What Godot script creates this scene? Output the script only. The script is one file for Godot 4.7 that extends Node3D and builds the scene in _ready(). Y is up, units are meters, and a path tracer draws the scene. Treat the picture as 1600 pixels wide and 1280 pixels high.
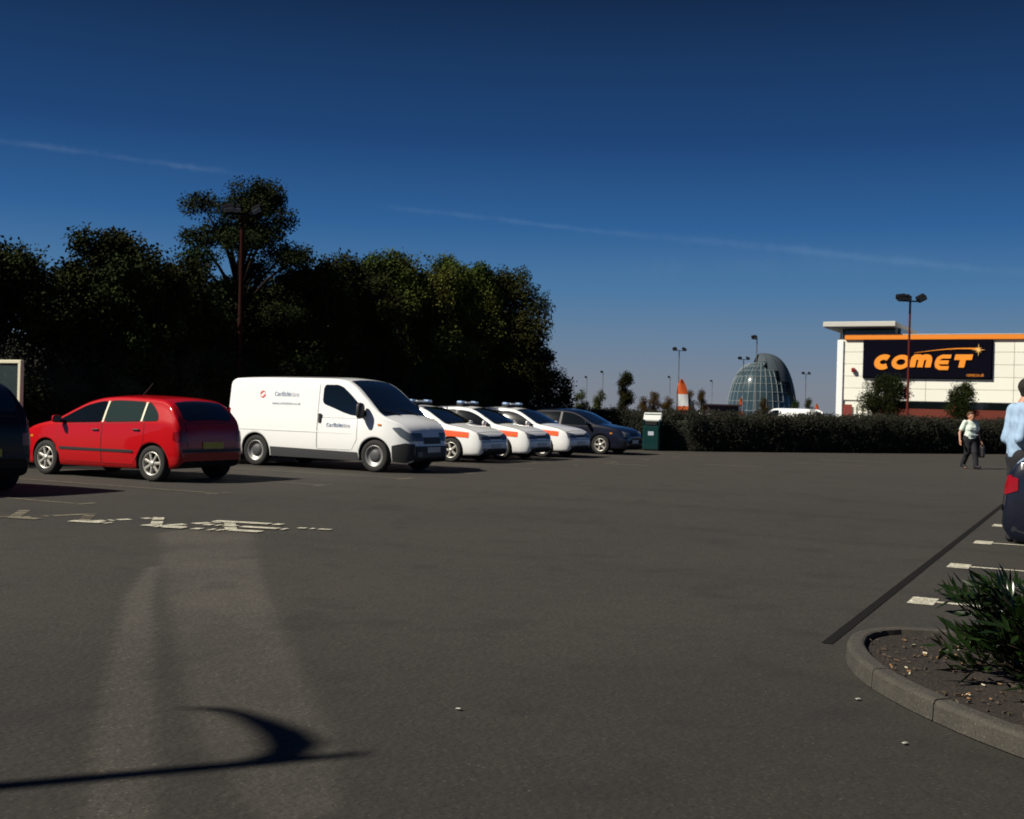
extends Node3D

# ---------------------------------------------------------------- frame of the place
# x right of the viewer, z towards the viewer, metres. ROW runs along the parking rows, ACROSS over the bays.
const ROW := Vector3(0.459, 0, -0.889)
const ACROSS := Vector3(0.889, 0, 0.459)
const YAW := -0.4765          # turns local +x onto ACROSS, local +z onto -ROW

var rng := RandomNumberGenerator.new()
var fbm := FastNoiseLite.new()
var M := {}

func gp(x: float, d: float, y := 0.0) -> Vector3:
	return Vector3(x, y, -d)

# ---------------------------------------------------------------- naming
func put(o: Node3D, called: String, parent: Node) -> Node3D:
	var n := called
	var k := 0
	while parent.has_node(NodePath(n)):
		k += 1
		n = "%s_%03d" % [called, k]
	o.name = n
	parent.add_child(o, true)
	return o

func tag(o: Node, label: String, category: String, group := "") -> void:
	o.set_meta("label", label)
	o.set_meta("category", category)
	if group != "":
		o.set_meta("group", group)

func thing(called: String, label: String, category: String, at: Vector3, yaw := 0.0, group := "") -> Node3D:
	var o := Node3D.new()
	put(o, called, self)
	o.position = at
	o.rotation.y = yaw
	tag(o, label, category, group)
	return o

func clone(src: Node3D, label: String, at: Vector3, yaw: float, group := "") -> Node3D:
	var o: Node3D = src.duplicate()
	var base := String(src.name)
	put(o, base, self)
	o.position = at
	o.rotation.y = yaw
	o.set_meta("label", label)
	if group != "":
		o.set_meta("group", group)
	return o

func part(called: String, mesh: Mesh, m: Material, parent: Node) -> MeshInstance3D:
	var o := MeshInstance3D.new()
	o.mesh = mesh
	o.material_override = m
	put(o, called, parent)
	return o

func pst(called: String, st: SurfaceTool, m: Material, parent: Node) -> MeshInstance3D:
	return part(called, finish(st), m, parent)

func finish(st: SurfaceTool) -> ArrayMesh:
	st.index()
	st.generate_normals()
	return st.commit()

func struct_of(o: Node) -> void:
	o.set_meta("kind", "structure")

func stuff_of(o: Node) -> void:
	o.set_meta("kind", "stuff")

# ---------------------------------------------------------------- mesh helpers
func tool(smooth := true) -> SurfaceTool:
	var st := SurfaceTool.new()
	st.begin(Mesh.PRIMITIVE_TRIANGLES)
	st.set_smooth_group(0 if smooth else 0xFFFFFFFF)
	return st

# a b c anticlockwise seen from outside
func tri(st: SurfaceTool, a: Vector3, b: Vector3, c: Vector3) -> void:
	st.add_vertex(a)
	st.add_vertex(c)
	st.add_vertex(b)

func quad(st: SurfaceTool, a: Vector3, b: Vector3, c: Vector3, d: Vector3) -> void:
	tri(st, a, b, c)
	tri(st, a, c, d)

# chamfered box
func box(st: SurfaceTool, c: Vector3, s: Vector3, bev := 0.0, b := Basis.IDENTITY) -> void:
	st.set_smooth_group(0xFFFFFFFF)
	var h := s * 0.5
	var e: float = minf(bev, minf(h.x, minf(h.y, h.z)) * 0.9)
	var ax := [Vector3.RIGHT, Vector3.UP, Vector3.BACK]
	var hh := [h.x, h.y, h.z]
	for i in 3:
		var j: int = (i + 1) % 3
		var k: int = (i + 2) % 3
		for sg in [-1.0, 1.0]:
			var o: Vector3 = ax[i] * hh[i] * sg
			var p: Vector3 = ax[j] * (hh[j] - e) * sg
			var q: Vector3 = ax[k] * (hh[k] - e)
			quad(st, c + b * (o - p - q), c + b * (o + p - q), c + b * (o + p + q), c + b * (o - p + q))
	if e <= 0.0:
		return
	for i in 3:
		var j: int = (i + 1) % 3
		var k: int = (i + 2) % 3
		for sj in [-1.0, 1.0]:
			for sk in [-1.0, 1.0]:
				var l: Vector3 = ax[i] * (hh[i] - e)
				var p: Vector3 = ax[j] * hh[j] * sj + ax[k] * (hh[k] - e) * sk
				var q: Vector3 = ax[j] * (hh[j] - e) * sj + ax[k] * hh[k] * sk
				if sj * sk > 0:
					quad(st, c + b * (p - l), c + b * (p + l), c + b * (q + l), c + b * (q - l))
				else:
					quad(st, c + b * (q - l), c + b * (q + l), c + b * (p + l), c + b * (p - l))
	for sx in [-1.0, 1.0]:
		for sy in [-1.0, 1.0]:
			for sz in [-1.0, 1.0]:
				var p := Vector3(sx * h.x, sy * (h.y - e), sz * (h.z - e))
				var q := Vector3(sx * (h.x - e), sy * h.y, sz * (h.z - e))
				var r := Vector3(sx * (h.x - e), sy * (h.y - e), sz * h.z)
				if sx * sy * sz > 0:
					tri(st, c + b * p, c + b * q, c + b * r)
				else:
					tri(st, c + b * p, c + b * r, c + b * q)

func boxpart(called: String, c: Vector3, s: Vector3, m: Material, parent: Node, bev := 0.0, b := Basis.IDENTITY) -> MeshInstance3D:
	var st := tool(false)
	box(st, Vector3.ZERO, s, bev)
	var o := part(called, finish(st), m, parent)
	o.transform = Transform3D(b, c)
	return o

func tube(st: SurfaceTool, pts: Array, radii: Array, n := 8, smooth := true) -> void:
	st.set_smooth_group(0 if smooth else 0xFFFFFFFF)
	var rings := []
	for i in pts.size():
		var a: Vector3 = pts[maxi(i - 1, 0)]
		var c: Vector3 = pts[mini(i + 1, pts.size() - 1)]
		var t := (c - a).normalized()
		var up := Vector3.UP if absf(t.y) < 0.9 else Vector3.RIGHT
		var sx := up.cross(t).normalized()
		var sy := t.cross(sx)
		var ring := []
		for k in n:
			var ph := TAU * k / n
			ring.append(pts[i] + (sx * cos(ph) + sy * sin(ph)) * radii[i])
		rings.append(ring)
	for i in pts.size() - 1:
		for k in n:
			var k2 := (k + 1) % n
			quad(st, rings[i][k], rings[i][k2], rings[i + 1][k2], rings[i + 1][k])
	st.set_smooth_group(0xFFFFFFFF)
	for k in n:
		var k2 := (k + 1) % n
		tri(st, pts[0], rings[0][k2], rings[0][k])
		tri(st, pts[-1], rings[-1][k], rings[-1][k2])

# profile of (radius, height along axis)
func lathe(st: SurfaceTool, prof: Array, n: int, xf := Transform3D.IDENTITY, smooth := true) -> void:
	st.set_smooth_group(0 if smooth else 0xFFFFFFFF)
	for i in prof.size() - 1:
		for k in n:
			var a := TAU * k / n
			var b := TAU * (k + 1) / n
			var p: Vector2 = prof[i]
			var q: Vector2 = prof[i + 1]
			var v0 := xf * Vector3(p.x * cos(a), p.y, p.x * sin(a))
			var v1 := xf * Vector3(p.x * cos(b), p.y, p.x * sin(b))
			var v2 := xf * Vector3(q.x * cos(b), q.y, q.x * sin(b))
			var v3 := xf * Vector3(q.x * cos(a), q.y, q.x * sin(a))
			if p.x > 1e-5:
				tri(st, v0, v2, v1)
			if q.x > 1e-5:
				tri(st, v0, v3, v2)

# grid of points, turned so that it faces away from REF
func gridmesh(st: SurfaceTool, P: Array, ref: Vector3, smooth := true) -> void:
	st.set_smooth_group(0 if smooth else 0xFFFFFFFF)
	var s := 0.0
	var na := P.size()
	var nb: int = P[0].size()
	for i in na - 1:
		for j in nb - 1:
			var n: Vector3 = (P[i + 1][j] - P[i][j]).cross(P[i][j + 1] - P[i][j])
			s += n.dot(P[i][j] - ref)
	for i in na - 1:
		for j in nb - 1:
			if s > 0:
				quad(st, P[i][j], P[i + 1][j], P[i + 1][j + 1], P[i][j + 1])
			else:
				quad(st, P[i][j], P[i][j + 1], P[i + 1][j + 1], P[i + 1][j])

# flat polygon extruded: front face at z = dep, back at 0
func prism(st: SurfaceTool, poly: PackedVector2Array, dep: float, xf := Transform3D.IDENTITY) -> void:
	st.set_smooth_group(0xFFFFFFFF)
	var pg := poly
	if Geometry2D.is_polygon_clockwise(pg):
		pg = pg.duplicate()
		pg.reverse()
	var ix := Geometry2D.triangulate_polygon(pg)
	for i in range(0, ix.size(), 3):
		var a := pg[ix[i]]
		var b := pg[ix[i + 1]]
		var c := pg[ix[i + 2]]
		if (b - a).cross(c - a) < 0:
			var t := b
			b = c
			c = t
		tri(st, xf * Vector3(a.x, a.y, dep), xf * Vector3(b.x, b.y, dep), xf * Vector3(c.x, c.y, dep))
		tri(st, xf * Vector3(a.x, a.y, 0), xf * Vector3(c.x, c.y, 0), xf * Vector3(b.x, b.y, 0))
	for i in pg.size():
		var a := pg[i]
		var b := pg[(i + 1) % pg.size()]
		quad(st, xf * Vector3(a.x, a.y, 0), xf * Vector3(b.x, b.y, 0), xf * Vector3(b.x, b.y, dep), xf * Vector3(a.x, a.y, dep))

# ---------------------------------------------------------------- materials
func mat(r: float, g: float, b: float, rough := 0.6, metal := 0.0) -> StandardMaterial3D:
	var m := StandardMaterial3D.new()
	m.albedo_color = Color(r, g, b).linear_to_srgb()
	m.roughness = rough
	m.metallic = metal
	return m

func paint(r: float, g: float, b: float, rough := 0.35) -> StandardMaterial3D:
	var m := mat(r, g, b, rough + 0.1)
	m.metallic_specular = 0.2
	m.clearcoat_enabled = true
	m.clearcoat = 1.0
	m.clearcoat_roughness = 0.045
	return m

func foliage(r: float, g: float, b: float, rough := 0.55) -> StandardMaterial3D:
	var m := mat(1, 1, 1, rough)
	m.albedo_color = Color(r, g, b).linear_to_srgb()
	m.vertex_color_use_as_albedo = true
	m.cull_mode = BaseMaterial3D.CULL_DISABLED
	m.backlight_enabled = true
	m.backlight = Color(r * 0.3, g * 0.35, b * 0.15).linear_to_srgb()
	return m

func speckle(seed_: int, lo: Color, hi: Color, px := 1024, grain := 3, stones := 9000) -> ImageTexture:
	rng.seed = seed_
	var n := FastNoiseLite.new()
	n.seed = seed_
	n.frequency = 0.012
	n.fractal_octaves = 5
	var base := n.get_seamless_image(px, px)
	n.frequency = 0.12
	n.fractal_octaves = 2
	var fine := n.get_seamless_image(px, px)
	var bd := base.get_data()
	var fd := fine.get_data()
	var st := bd.size() / (px * px)
	var sf := fd.size() / (px * px)
	var out := PackedByteArray()
	out.resize(px * px * 3)
	for i in px * px:
		var t := 0.25 + 0.32 * (bd[i * st] / 255.0 - 0.5) + 0.5 * (fd[i * sf] / 255.0 - 0.5) + 0.25 * rng.randf() + 0.15
		t = clampf(t, 0.0, 1.0)
		out[i * 3] = int(255 * lerpf(lo.r, hi.r, t))
		out[i * 3 + 1] = int(255 * lerpf(lo.g, hi.g, t))
		out[i * 3 + 2] = int(255 * lerpf(lo.b, hi.b, t))
	for k in stones:
		var cx := rng.randi() % px
		var cy := rng.randi() % px
		var rr := rng.randi_range(1, grain)
		var f := rng.randf_range(0.55, 1.5)
		for dy in range(-rr, rr + 1):
			for dx in range(-rr, rr + 1):
				if dx * dx + dy * dy <= rr * rr:
					var i := (((cy + dy + px) % px) * px + (cx + dx + px) % px) * 3
					for c in 3:
						out[i + c] = int(clampf(out[i + c] * f, 0, 255))
	return ImageTexture.create_from_image(Image.create_from_data(px, px, false, Image.FORMAT_RGB8, out))

func noise_tex(freq: float, lo: Color, hi: Color, normal := false, seed_ := 1, strength := 2.0) -> NoiseTexture2D:
	var n := FastNoiseLite.new()
	n.seed = seed_
	n.frequency = freq
	n.fractal_octaves = 5
	var t := NoiseTexture2D.new()
	t.width = 512
	t.height = 512
	t.seamless = true
	t.noise = n
	if normal:
		t.as_normal_map = true
		t.bump_strength = strength
	else:
		var g := Gradient.new()
		g.set_color(0, lo)
		g.set_color(1, hi)
		t.color_ramp = g
	return t

func materials() -> void:
	var a := mat(1, 1, 1, 0.93)
	a.albedo_texture = speckle(11, Color(0.193, 0.181, 0.16), Color(0.313, 0.294, 0.26), 1024, 2, 14000)
	a.vertex_color_use_as_albedo = true
	a.uv1_triplanar = true
	a.uv1_world_triplanar = true
	a.uv1_scale = Vector3.ONE * 0.38
	a.normal_enabled = true
	a.normal_texture = noise_tex(0.09, Color.BLACK, Color.WHITE, true, 5, 3.0)
	a.normal_scale = 0.35
	M.asphalt = a
	var wp := mat(0.5, 0.48, 0.42, 0.8)
	wp.albedo_texture = speckle(21, Color(0.35, 0.34, 0.3), Color(0.95, 0.93, 0.88), 512, 3, 2500)
	wp.albedo_color = Color(1.0, 1.0, 0.97)
	wp.uv1_triplanar = true
	wp.uv1_world_triplanar = true
	wp.uv1_scale = Vector3.ONE * 0.7
	M.marking = wp
	var fm := wp.duplicate()
	fm.albedo_color = Color(0.62, 0.6, 0.55)
	M.faint_marking = fm
	var kc := mat(1, 1, 1, 0.85)
	kc.albedo_texture = speckle(31, Color(0.165, 0.155, 0.137), Color(0.3, 0.285, 0.255), 512, 2, 4000)
	kc.uv1_triplanar = true
	kc.uv1_world_triplanar = true
	kc.uv1_scale = Vector3.ONE * 0.9
	M.concrete = kc
	var so := mat(1, 1, 1, 0.95)
	so.albedo_texture = speckle(41, Color(0.07, 0.055, 0.045), Color(0.2, 0.16, 0.12), 512, 4, 5000)
	so.uv1_triplanar = true
	so.uv1_world_triplanar = true
	so.uv1_scale = Vector3.ONE * 1.2
	so.normal_enabled = true
	so.normal_texture = noise_tex(0.05, Color.BLACK, Color.WHITE, true, 8, 8.0)
	M.soil = so
	M.channel = mat(0.014, 0.014, 0.014, 0.97)
	M.channel.metallic_specular = 0.1
	M.grass = mat(0.035, 0.045, 0.018, 0.95)
	M.bark = mat(0.022, 0.017, 0.013, 0.95)
	M.bark.metallic_specular = 0.1
	M.white = paint(0.84, 0.85, 0.85)
	M.red = paint(0.44, 0.004, 0.008)
	M.navy = paint(0.006, 0.008, 0.018)
	M.black_paint = paint(0.004, 0.004, 0.006)
	M.black_paint.clearcoat = 0.4
	M.trim = mat(0.018, 0.019, 0.021, 0.55)
	M.grey_trim = mat(0.05, 0.053, 0.058, 0.6)
	M.under = mat(0.008, 0.008, 0.008, 0.95)
	M.tyre = mat(0.014, 0.014, 0.014, 0.85)
	M.alloy = mat(0.62, 0.6, 0.55, 0.38, 0.55)
	M.steel = mat(0.3, 0.3, 0.3, 0.45, 0.6)
	M.chrome = mat(0.85, 0.85, 0.85, 0.08, 1.0)
	var gl := mat(0.004, 0.006, 0.007, 0.03)
	gl.metallic_specular = 0.4
	gl.clearcoat_enabled = true
	gl.clearcoat = 1.0
	gl.clearcoat_roughness = 0.035
	M.glass = gl
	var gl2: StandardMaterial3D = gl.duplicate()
	gl2.albedo_color = Color(0.022, 0.036, 0.034).linear_to_srgb()  # brightness seen through the car, put into the glass colour
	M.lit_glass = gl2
	M.lamp_glass = paint(0.12, 0.14, 0.16, 0.15)
	M.tail_red = paint(0.22, 0.004, 0.006, 0.15)
	M.amber = paint(0.6, 0.2, 0.01, 0.2)
	M.plate_white = mat(0.6, 0.6, 0.57, 0.5)
	M.plate_yellow = mat(0.6, 0.45, 0.06, 0.5)
	M.stripe = mat(0.9, 0.1, 0.025, 0.45)
	M.print_blue = mat(0.18, 0.24, 0.36, 0.5)
	M.print_pale = mat(0.42, 0.46, 0.55, 0.5)
	M.print_red = mat(0.65, 0.12, 0.12, 0.5)
	M.beacon = paint(0.35, 0.5, 0.75, 0.2)
	M.beacon_white = paint(0.8, 0.85, 0.88, 0.2)
	M.clad = mat(0.8, 0.79, 0.7, 0.6)
	M.clad2 = mat(0.77, 0.765, 0.68, 0.6)
	M.orange = mat(0.75, 0.22, 0.012, 0.5)
	M.sign_navy = mat(0.004, 0.004, 0.009, 0.95)
	M.sign_navy.metallic_specular = 0.08
	M.sign_orange = mat(0.85, 0.27, 0.015, 0.5)
	M.star = mat(0.9, 0.5, 0.15, 0.5)
	M.canopy = mat(0.5, 0.49, 0.45, 0.6)
	M.soffit = mat(0.2, 0.21, 0.22, 0.7)
	var br := mat(1, 1, 1, 0.9)
	br.albedo_texture = noise_tex(0.06, Color(0.3, 0.11, 0.07), Color(0.48, 0.2, 0.13), false, 3)
	br.uv1_triplanar = true
	br.uv1_scale = Vector3.ONE * 0.6
	M.brick = br
	M.dark_metal = mat(0.008, 0.008, 0.01, 0.8)
	M.dark_metal.metallic_specular = 0.1
	M.dark_post = mat(0.022, 0.007, 0.006, 0.8)
	M.dark_post.metallic_specular = 0.1
	M.red_post = mat(0.075, 0.014, 0.012, 0.8)
	M.red_post.metallic_specular = 0.15
	M.grey_post = mat(0.06, 0.06, 0.065, 0.5)
	M.bin = paint(0.004, 0.03, 0.031, 0.5)
	M.bin_top = mat(0.55, 0.58, 0.57, 0.6)
	M.leaf = foliage(0.046, 0.056, 0.016, 0.9)
	M.leaf.metallic_specular = 0.25
	M.banner = mat(0.8, 0.13, 0.02, 0.7)
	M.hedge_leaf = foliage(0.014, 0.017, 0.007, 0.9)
	M.gloss_leaf = foliage(0.012, 0.024, 0.006, 0.22)
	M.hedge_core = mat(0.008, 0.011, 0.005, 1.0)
	M.dome_shell = mat(0.06, 0.08, 0.095, 0.7)
	M.dome_glass = paint(0.03, 0.055, 0.07, 0.15)
	M.dome_frame = mat(0.2, 0.235, 0.245, 0.6)
	M.frame_cream = mat(0.6, 0.57, 0.42, 0.5)
	var pane := mat(0.07, 0.1, 0.11, 0.03)
	pane.transparency = BaseMaterial3D.TRANSPARENCY_ALPHA
	pane.albedo_color.a = 0.28
	M.pane = pane
	M.skin = mat(0.42, 0.2, 0.13, 0.55)
	M.shirt_blue = mat(0.28, 0.4, 0.56, 0.85)
	M.shirt_pale = mat(0.6, 0.68, 0.6, 0.85)
	M.dark_cloth = mat(0.01, 0.01, 0.014, 0.9)
	M.hair = mat(0.01, 0.007, 0.005, 0.9)
	M.hair_brown = mat(0.07, 0.035, 0.018, 0.6)
	M.leather = mat(0.012, 0.011, 0.012, 0.5)
	M.litter = mat(0.3, 0.29, 0.26, 0.8)

# ---------------------------------------------------------------- vehicles
# monotone cubic through (x, y) points
class Profile:
	var p: Array
	var t := []
	func _init(pts: Array) -> void:
		p = pts
		var n := pts.size()
		var s := []
		for i in n - 1:
			s.append((pts[i + 1].y - pts[i].y) / maxf(pts[i + 1].x - pts[i].x, 1e-5))
		for i in n:
			if i == 0:
				t.append(s[0])
			elif i == n - 1:
				t.append(s[n - 2])
			elif s[i - 1] * s[i] <= 0:
				t.append(0.0)
			else:
				t.append(2.0 * s[i - 1] * s[i] / (s[i - 1] + s[i]))
	func at(x: float) -> float:
		var n := p.size()
		if x <= p[0].x:
			return p[0].y
		if x >= p[n - 1].x:
			return p[n - 1].y
		var i := 0
		while x > p[i + 1].x:
			i += 1
		var h: float = p[i + 1].x - p[i].x
		var u: float = (x - p[i].x) / h
		var u2 := u * u
		var u3 := u2 * u
		return (2 * u3 - 3 * u2 + 1) * p[i].y + (u3 - 2 * u2 + u) * h * t[i] + (-2 * u3 + 3 * u2) * p[i + 1].y + (u3 - u2) * h * t[i + 1]

class Shell:
	var top: Profile
	var belt_c: Profile
	var bot: Profile
	var wid: Profile
	var k := 0.4
	var wheels := []
	var arch := 0.36
	var axle := 0.3
	var xr := -2.0
	var xf := 2.0
	func belt(x: float) -> float:
		return minf(belt_c.at(x), top.at(x) - 0.02)
	func base(x: float) -> float:
		return minf(bot.at(x), belt(x) - 0.05)
	func under(x: float) -> float:
		var y := base(x)
		for w in wheels:
			var dx: float = absf(x - w)
			if dx < arch:
				y = maxf(y, axle + sqrt(arch * arch - dx * dx))
		return minf(y, belt(x) - 0.02)
	func side(x: float, y: float) -> float:
		var b := belt(x)
		var w := wid.at(x)
		if y <= b:
			var yb := base(x)
			var t := clampf((y - yb) / maxf(b - yb, 0.01), 0, 1)
			var lo := maxf(0.0, 0.45 - t) / 0.45
			var hi := maxf(0.0, t - 0.5) / 0.5
			return w * (1.0 - 0.055 * lo * lo - 0.03 * hi * hi)
		return maxf(0.05, w * 0.97 - k * (y - b) - 0.26 * k * (y - b) * (y - b))
	func rc(x: float) -> float:
		return minf(0.11, 0.45 * (top.at(x) - belt(x)))
	func crown(x: float) -> float:
		return minf(0.04, 0.3 * (top.at(x) - belt(x)))
	func zc(x: float) -> float:
		return side(x, top.at(x) - rc(x))
	func rz(x: float) -> float:
		return minf(0.09, 0.8 * rc(x) + 0.02)
	func roof(x: float, z: float) -> float:
		var e := zc(x)
		var r := rz(x)
		var cr := crown(x)
		var a := absf(z)
		if a < e - r:
			return top.at(x) - cr * pow(a / (e - r), 2)
		var yc := top.at(x) - rc(x)
		if a >= e:
			return yc
		var cs := clampf((a - (e - r)) / r, 0, 1)
		return yc + (rc(x) - cr) * sqrt(1.0 - cs * cs)
	func inside(x: float, y: float, z: float) -> bool:
		if x <= xr or x >= xf or y <= base(x):
			return false
		return absf(z) < side(x, y) and y < roof(x, z)
	func front(y: float, z: float, sg := 1.0) -> float:
		var x := (xf if sg > 0 else xr) - 0.001 * sg
		for i in 60:
			if inside(x, y, z):
				break
			x -= 0.015 * sg
		var a := x
		var b := x + 0.015 * sg
		for i in 6:
			var m := (a + b) * 0.5
			if inside(m, y, z):
				a = m
			else:
				b = m
		return a
	func section(x: float) -> Array:
		var o := []
		var u := under(x)
		var b := belt(x)
		o.append(Vector3(x, u, side(x, u) - 0.012))
		for i in 10:
			var y := lerpf(u, b, i / 9.0)
			o.append(Vector3(x, y + (0.008 if i == 0 else 0.0), side(x, y)))
		var yc := top.at(x) - rc(x)
		for i in range(1, 6):
			var y := lerpf(b, yc, i / 5.0)
			o.append(Vector3(x, y, side(x, y)))
		var e := zc(x)
		var r := rz(x)
		var cr := crown(x)
		for i in range(1, 6):
			var ph := i / 5.0 * PI / 2
			o.append(Vector3(x, yc + (rc(x) - cr) * sin(ph), e - r * (1 - cos(ph))))
		for i in range(1, 7):
			var s := i / 6.0
			o.append(Vector3(x, top.at(x) - cr * pow(1 - s, 2), (e - r) * (1 - s)))
		return o

func shell(spec: Dictionary) -> Shell:
	var s := Shell.new()
	s.top = Profile.new(spec.top)
	s.belt_c = Profile.new(spec.belt)
	s.bot = Profile.new(spec.bot)
	s.wid = Profile.new(spec.wid)
	s.k = spec.k
	s.wheels = spec.wheels
	s.arch = spec.arch
	s.axle = spec.axle
	s.xr = spec.top[0].x
	s.xf = spec.top[-1].x
	return s

func mirror(p: Array, sg: float) -> Array:
	var o := []
	for q in p:
		o.append(Vector3(q.x, q.y, q.z * sg))
	return o

func shell_body(s: Shell, root: Node3D, m: Material) -> void:
	var xs := []
	for e in [0.0, 0.006, 0.015, 0.03, 0.05, 0.08, 0.12, 0.17, 0.23]:
		xs.append(s.xr + e)
		xs.append(s.xf - e)
	var x := s.xr + 0.29
	while x < s.xf - 0.27:
		xs.append(x)
		x += 0.045
	for w in s.wheels:
		for e in [0.98, 0.995, 1.003]:
			xs.append(w - s.arch * e)
			xs.append(w + s.arch * e)
	xs.sort()
	var st := tool()
	var bt := tool()
	var mid := Vector3(0, 0.6, 0)
	for sg in [1.0, -1.0]:
		var P := []
		var B := []
		for q in xs:
			var sec := mirror(s.section(q), sg)
			P.append(sec)
			B.append([Vector3(q, sec[0].y, 0), sec[0]])
		gridmesh(st, P, mid)
		gridmesh(bt, B, Vector3(0, 3, 0), false)
	for e in [xs[0], xs[-1]]:
		var sec := s.section(e)
		var half := []
		for q in sec:
			half.append([Vector3(q.x, q.y, -q.z), q])
		gridmesh(st, half, mid, false)
	pst("body", st, m, root)
	pst("underbody", bt, M.under, root)

# patch over the shell between two side-view curves, y over x
func side_patch(s: Shell, up: Array, lo: Array, off: float, sg: float, nx := 16, ny := 6) -> ArrayMesh:
	var cu := up
	var P := []
	var x0: float = up[0].x
	var x1: float = up[-1].x
	for i in nx + 1:
		var x := lerpf(x0, x1, i / float(nx))
		var ya := lin(cu, x)
		var yb := lin(lo, x)
		var row := []
		for j in ny + 1:
			var y := lerpf(yb, ya, j / float(ny))
			var h := 0.01
			var n := Vector3(-(s.side(x + h, y) - s.side(x - h, y)) / (2 * h), -(s.side(x, y + h) - s.side(x, y - h)) / (2 * h), 1).normalized()
			var p := Vector3(x, y, s.side(x, y)) + n * off
			row.append(Vector3(p.x, p.y, p.z * sg))
		P.append(row)
	var st := tool()
	gridmesh(st, P, Vector3((x0 + x1) / 2, 0.8, 0))
	return finish(st)

func lin(p: Array, x: float) -> float:
	for i in p.size() - 1:
		if x <= p[i + 1].x:
			var w: float = p[i + 1].x - p[i].x
			return lerpf(p[i].y, p[i + 1].y, clampf((x - p[i].x) / maxf(w, 1e-5), 0, 1))
	return p[-1].y

# patch over hood, screen or tailgate: half width over x
func top_patch(s: Shell, hw: Array, off: float, nx := 14, nz := 10) -> ArrayMesh:
	var P := []
	for i in nx + 1:
		var x := lerpf(hw[0].x, hw[-1].x, i / float(nx))
		var w := lin(hw, x)
		w = minf(w, s.zc(x) - s.rz(x) * 0.55)
		var row := []
		for j in nz + 1:
			var z := lerpf(-w, w, j / float(nz))
			var h := 0.012
			var n := Vector3(-(s.roof(x + h, z) - s.roof(x - h, z)) / (2 * h), 1, -(s.roof(x, z + h) - s.roof(x, z - h)) / (2 * h)).normalized()
			row.append(Vector3(x, s.roof(x, z), z) + n * off)
		P.append(row)
	var st := tool()
	gridmesh(st, P, Vector3(0, 0, 0))
	return finish(st)

# patch on nose (sg 1) or tail (sg -1): z0..z1, y between two lines
func end_patch(s: Shell, lo: Array, up: Array, off: float, sg: float, nz := 10, ny := 5, lift := 0.0) -> ArrayMesh:
	var P := []
	for i in nz + 1:
		var z := lerpf(lo[0].x, lo[-1].x, i / float(nz))
		var row := []
		for j in ny + 1:
			var y := lerpf(lin(lo, z), lin(up, z), j / float(ny))
			var x := s.front(y, z, sg)
			row.append(Vector3(x + off * sg, y + lift, z + off * 0.5 * signf(z)))
		P.append(row)
	var st := tool()
	gridmesh(st, P, Vector3(0, 0.5, 0))
	return finish(st)

func V(x: float, y: float) -> Vector2:
	return Vector2(x, y)

var wheel_cache := {}
func add_wheel(root: Node3D, x: float, z: float, r: float, style: String, sg: float) -> void:
	var key := "%s%.3f" % [style, r]
	if not wheel_cache.has(key):
		var w := 0.19 if style != "van" else 0.205
		var st := tool()
		var ax := Transform3D(Basis(Vector3.RIGHT, PI / 2), Vector3.ZERO)   # axis y -> z, outside +z
		var ri := r * 0.66
		lathe(st, [V(ri * 0.9, -w / 2), V(r * 0.9, -w / 2), V(r * 0.97, -w * 0.42), V(r, -w * 0.3), V(r, w * 0.3), V(r * 0.97, w * 0.42), V(r * 0.9, w / 2), V(ri * 1.04, w * 0.5), V(ri, w * 0.46), V(ri, w * 0.2)], 36, ax)
		var tyre := finish(st)
		st = tool(false)
		if style == "van":
			lathe(st, [V(ri, w * 0.2), V(ri, w * 0.47), V(ri * 0.93, w * 0.47), V(ri * 0.86, w * 0.3), V(ri * 0.62, w * 0.22)], 30, ax)
		else:
			lathe(st, [V(ri, w * 0.2), V(ri, w * 0.46), V(ri * 0.93, w * 0.47), V(ri * 0.88, w * 0.3), V(ri * 0.86, -w * 0.1)], 30, ax)
		var rim := finish(st)
		var spokes := tool(false)
		if style == "van":
			lathe(spokes, [V(ri * 0.62, w * 0.22), V(ri * 0.5, w * 0.34), V(ri * 0.3, w * 0.4), V(0.0, w * 0.4)], 24, ax)
		else:
			lathe(spokes, [V(ri * 0.3, w * 0.2), V(ri * 0.26, w * 0.45), V(0.0, w * 0.48)], 18, ax)
			var ns := 7 if style == "seven" else 5
			for i in ns:
				var b := Basis(Vector3.BACK, TAU * i / ns + 0.3)
				var sw := ri * (0.24 if style == "seven" else 0.3)
				box(spokes, b * Vector3(0, ri * 0.58, w * 0.36), Vector3(sw, ri * 0.68, w * 0.16), 0.012, b)
		var disc := tool()
		lathe(disc, [V(ri * 0.87, -w * 0.12), V(0.0, -w * 0.12)], 24, ax)
		wheel_cache[key] = [tyre, rim, finish(spokes), finish(disc)]
	var c: Array = wheel_cache[key]
	var o := part("wheel", c[0], M.tyre, root)
	o.position = Vector3(x, r, z * sg)
	if sg < 0:
		o.rotation.y = PI
	var rm: Material = M.steel if style == "van" else M.alloy
	part("rim", c[1], rm, o)
	part("hub_cap" if style == "van" else "spokes", c[2], M.grey_trim if style == "van" else M.alloy, o)
	part("brake_disc", c[3], M.under, o)

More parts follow.
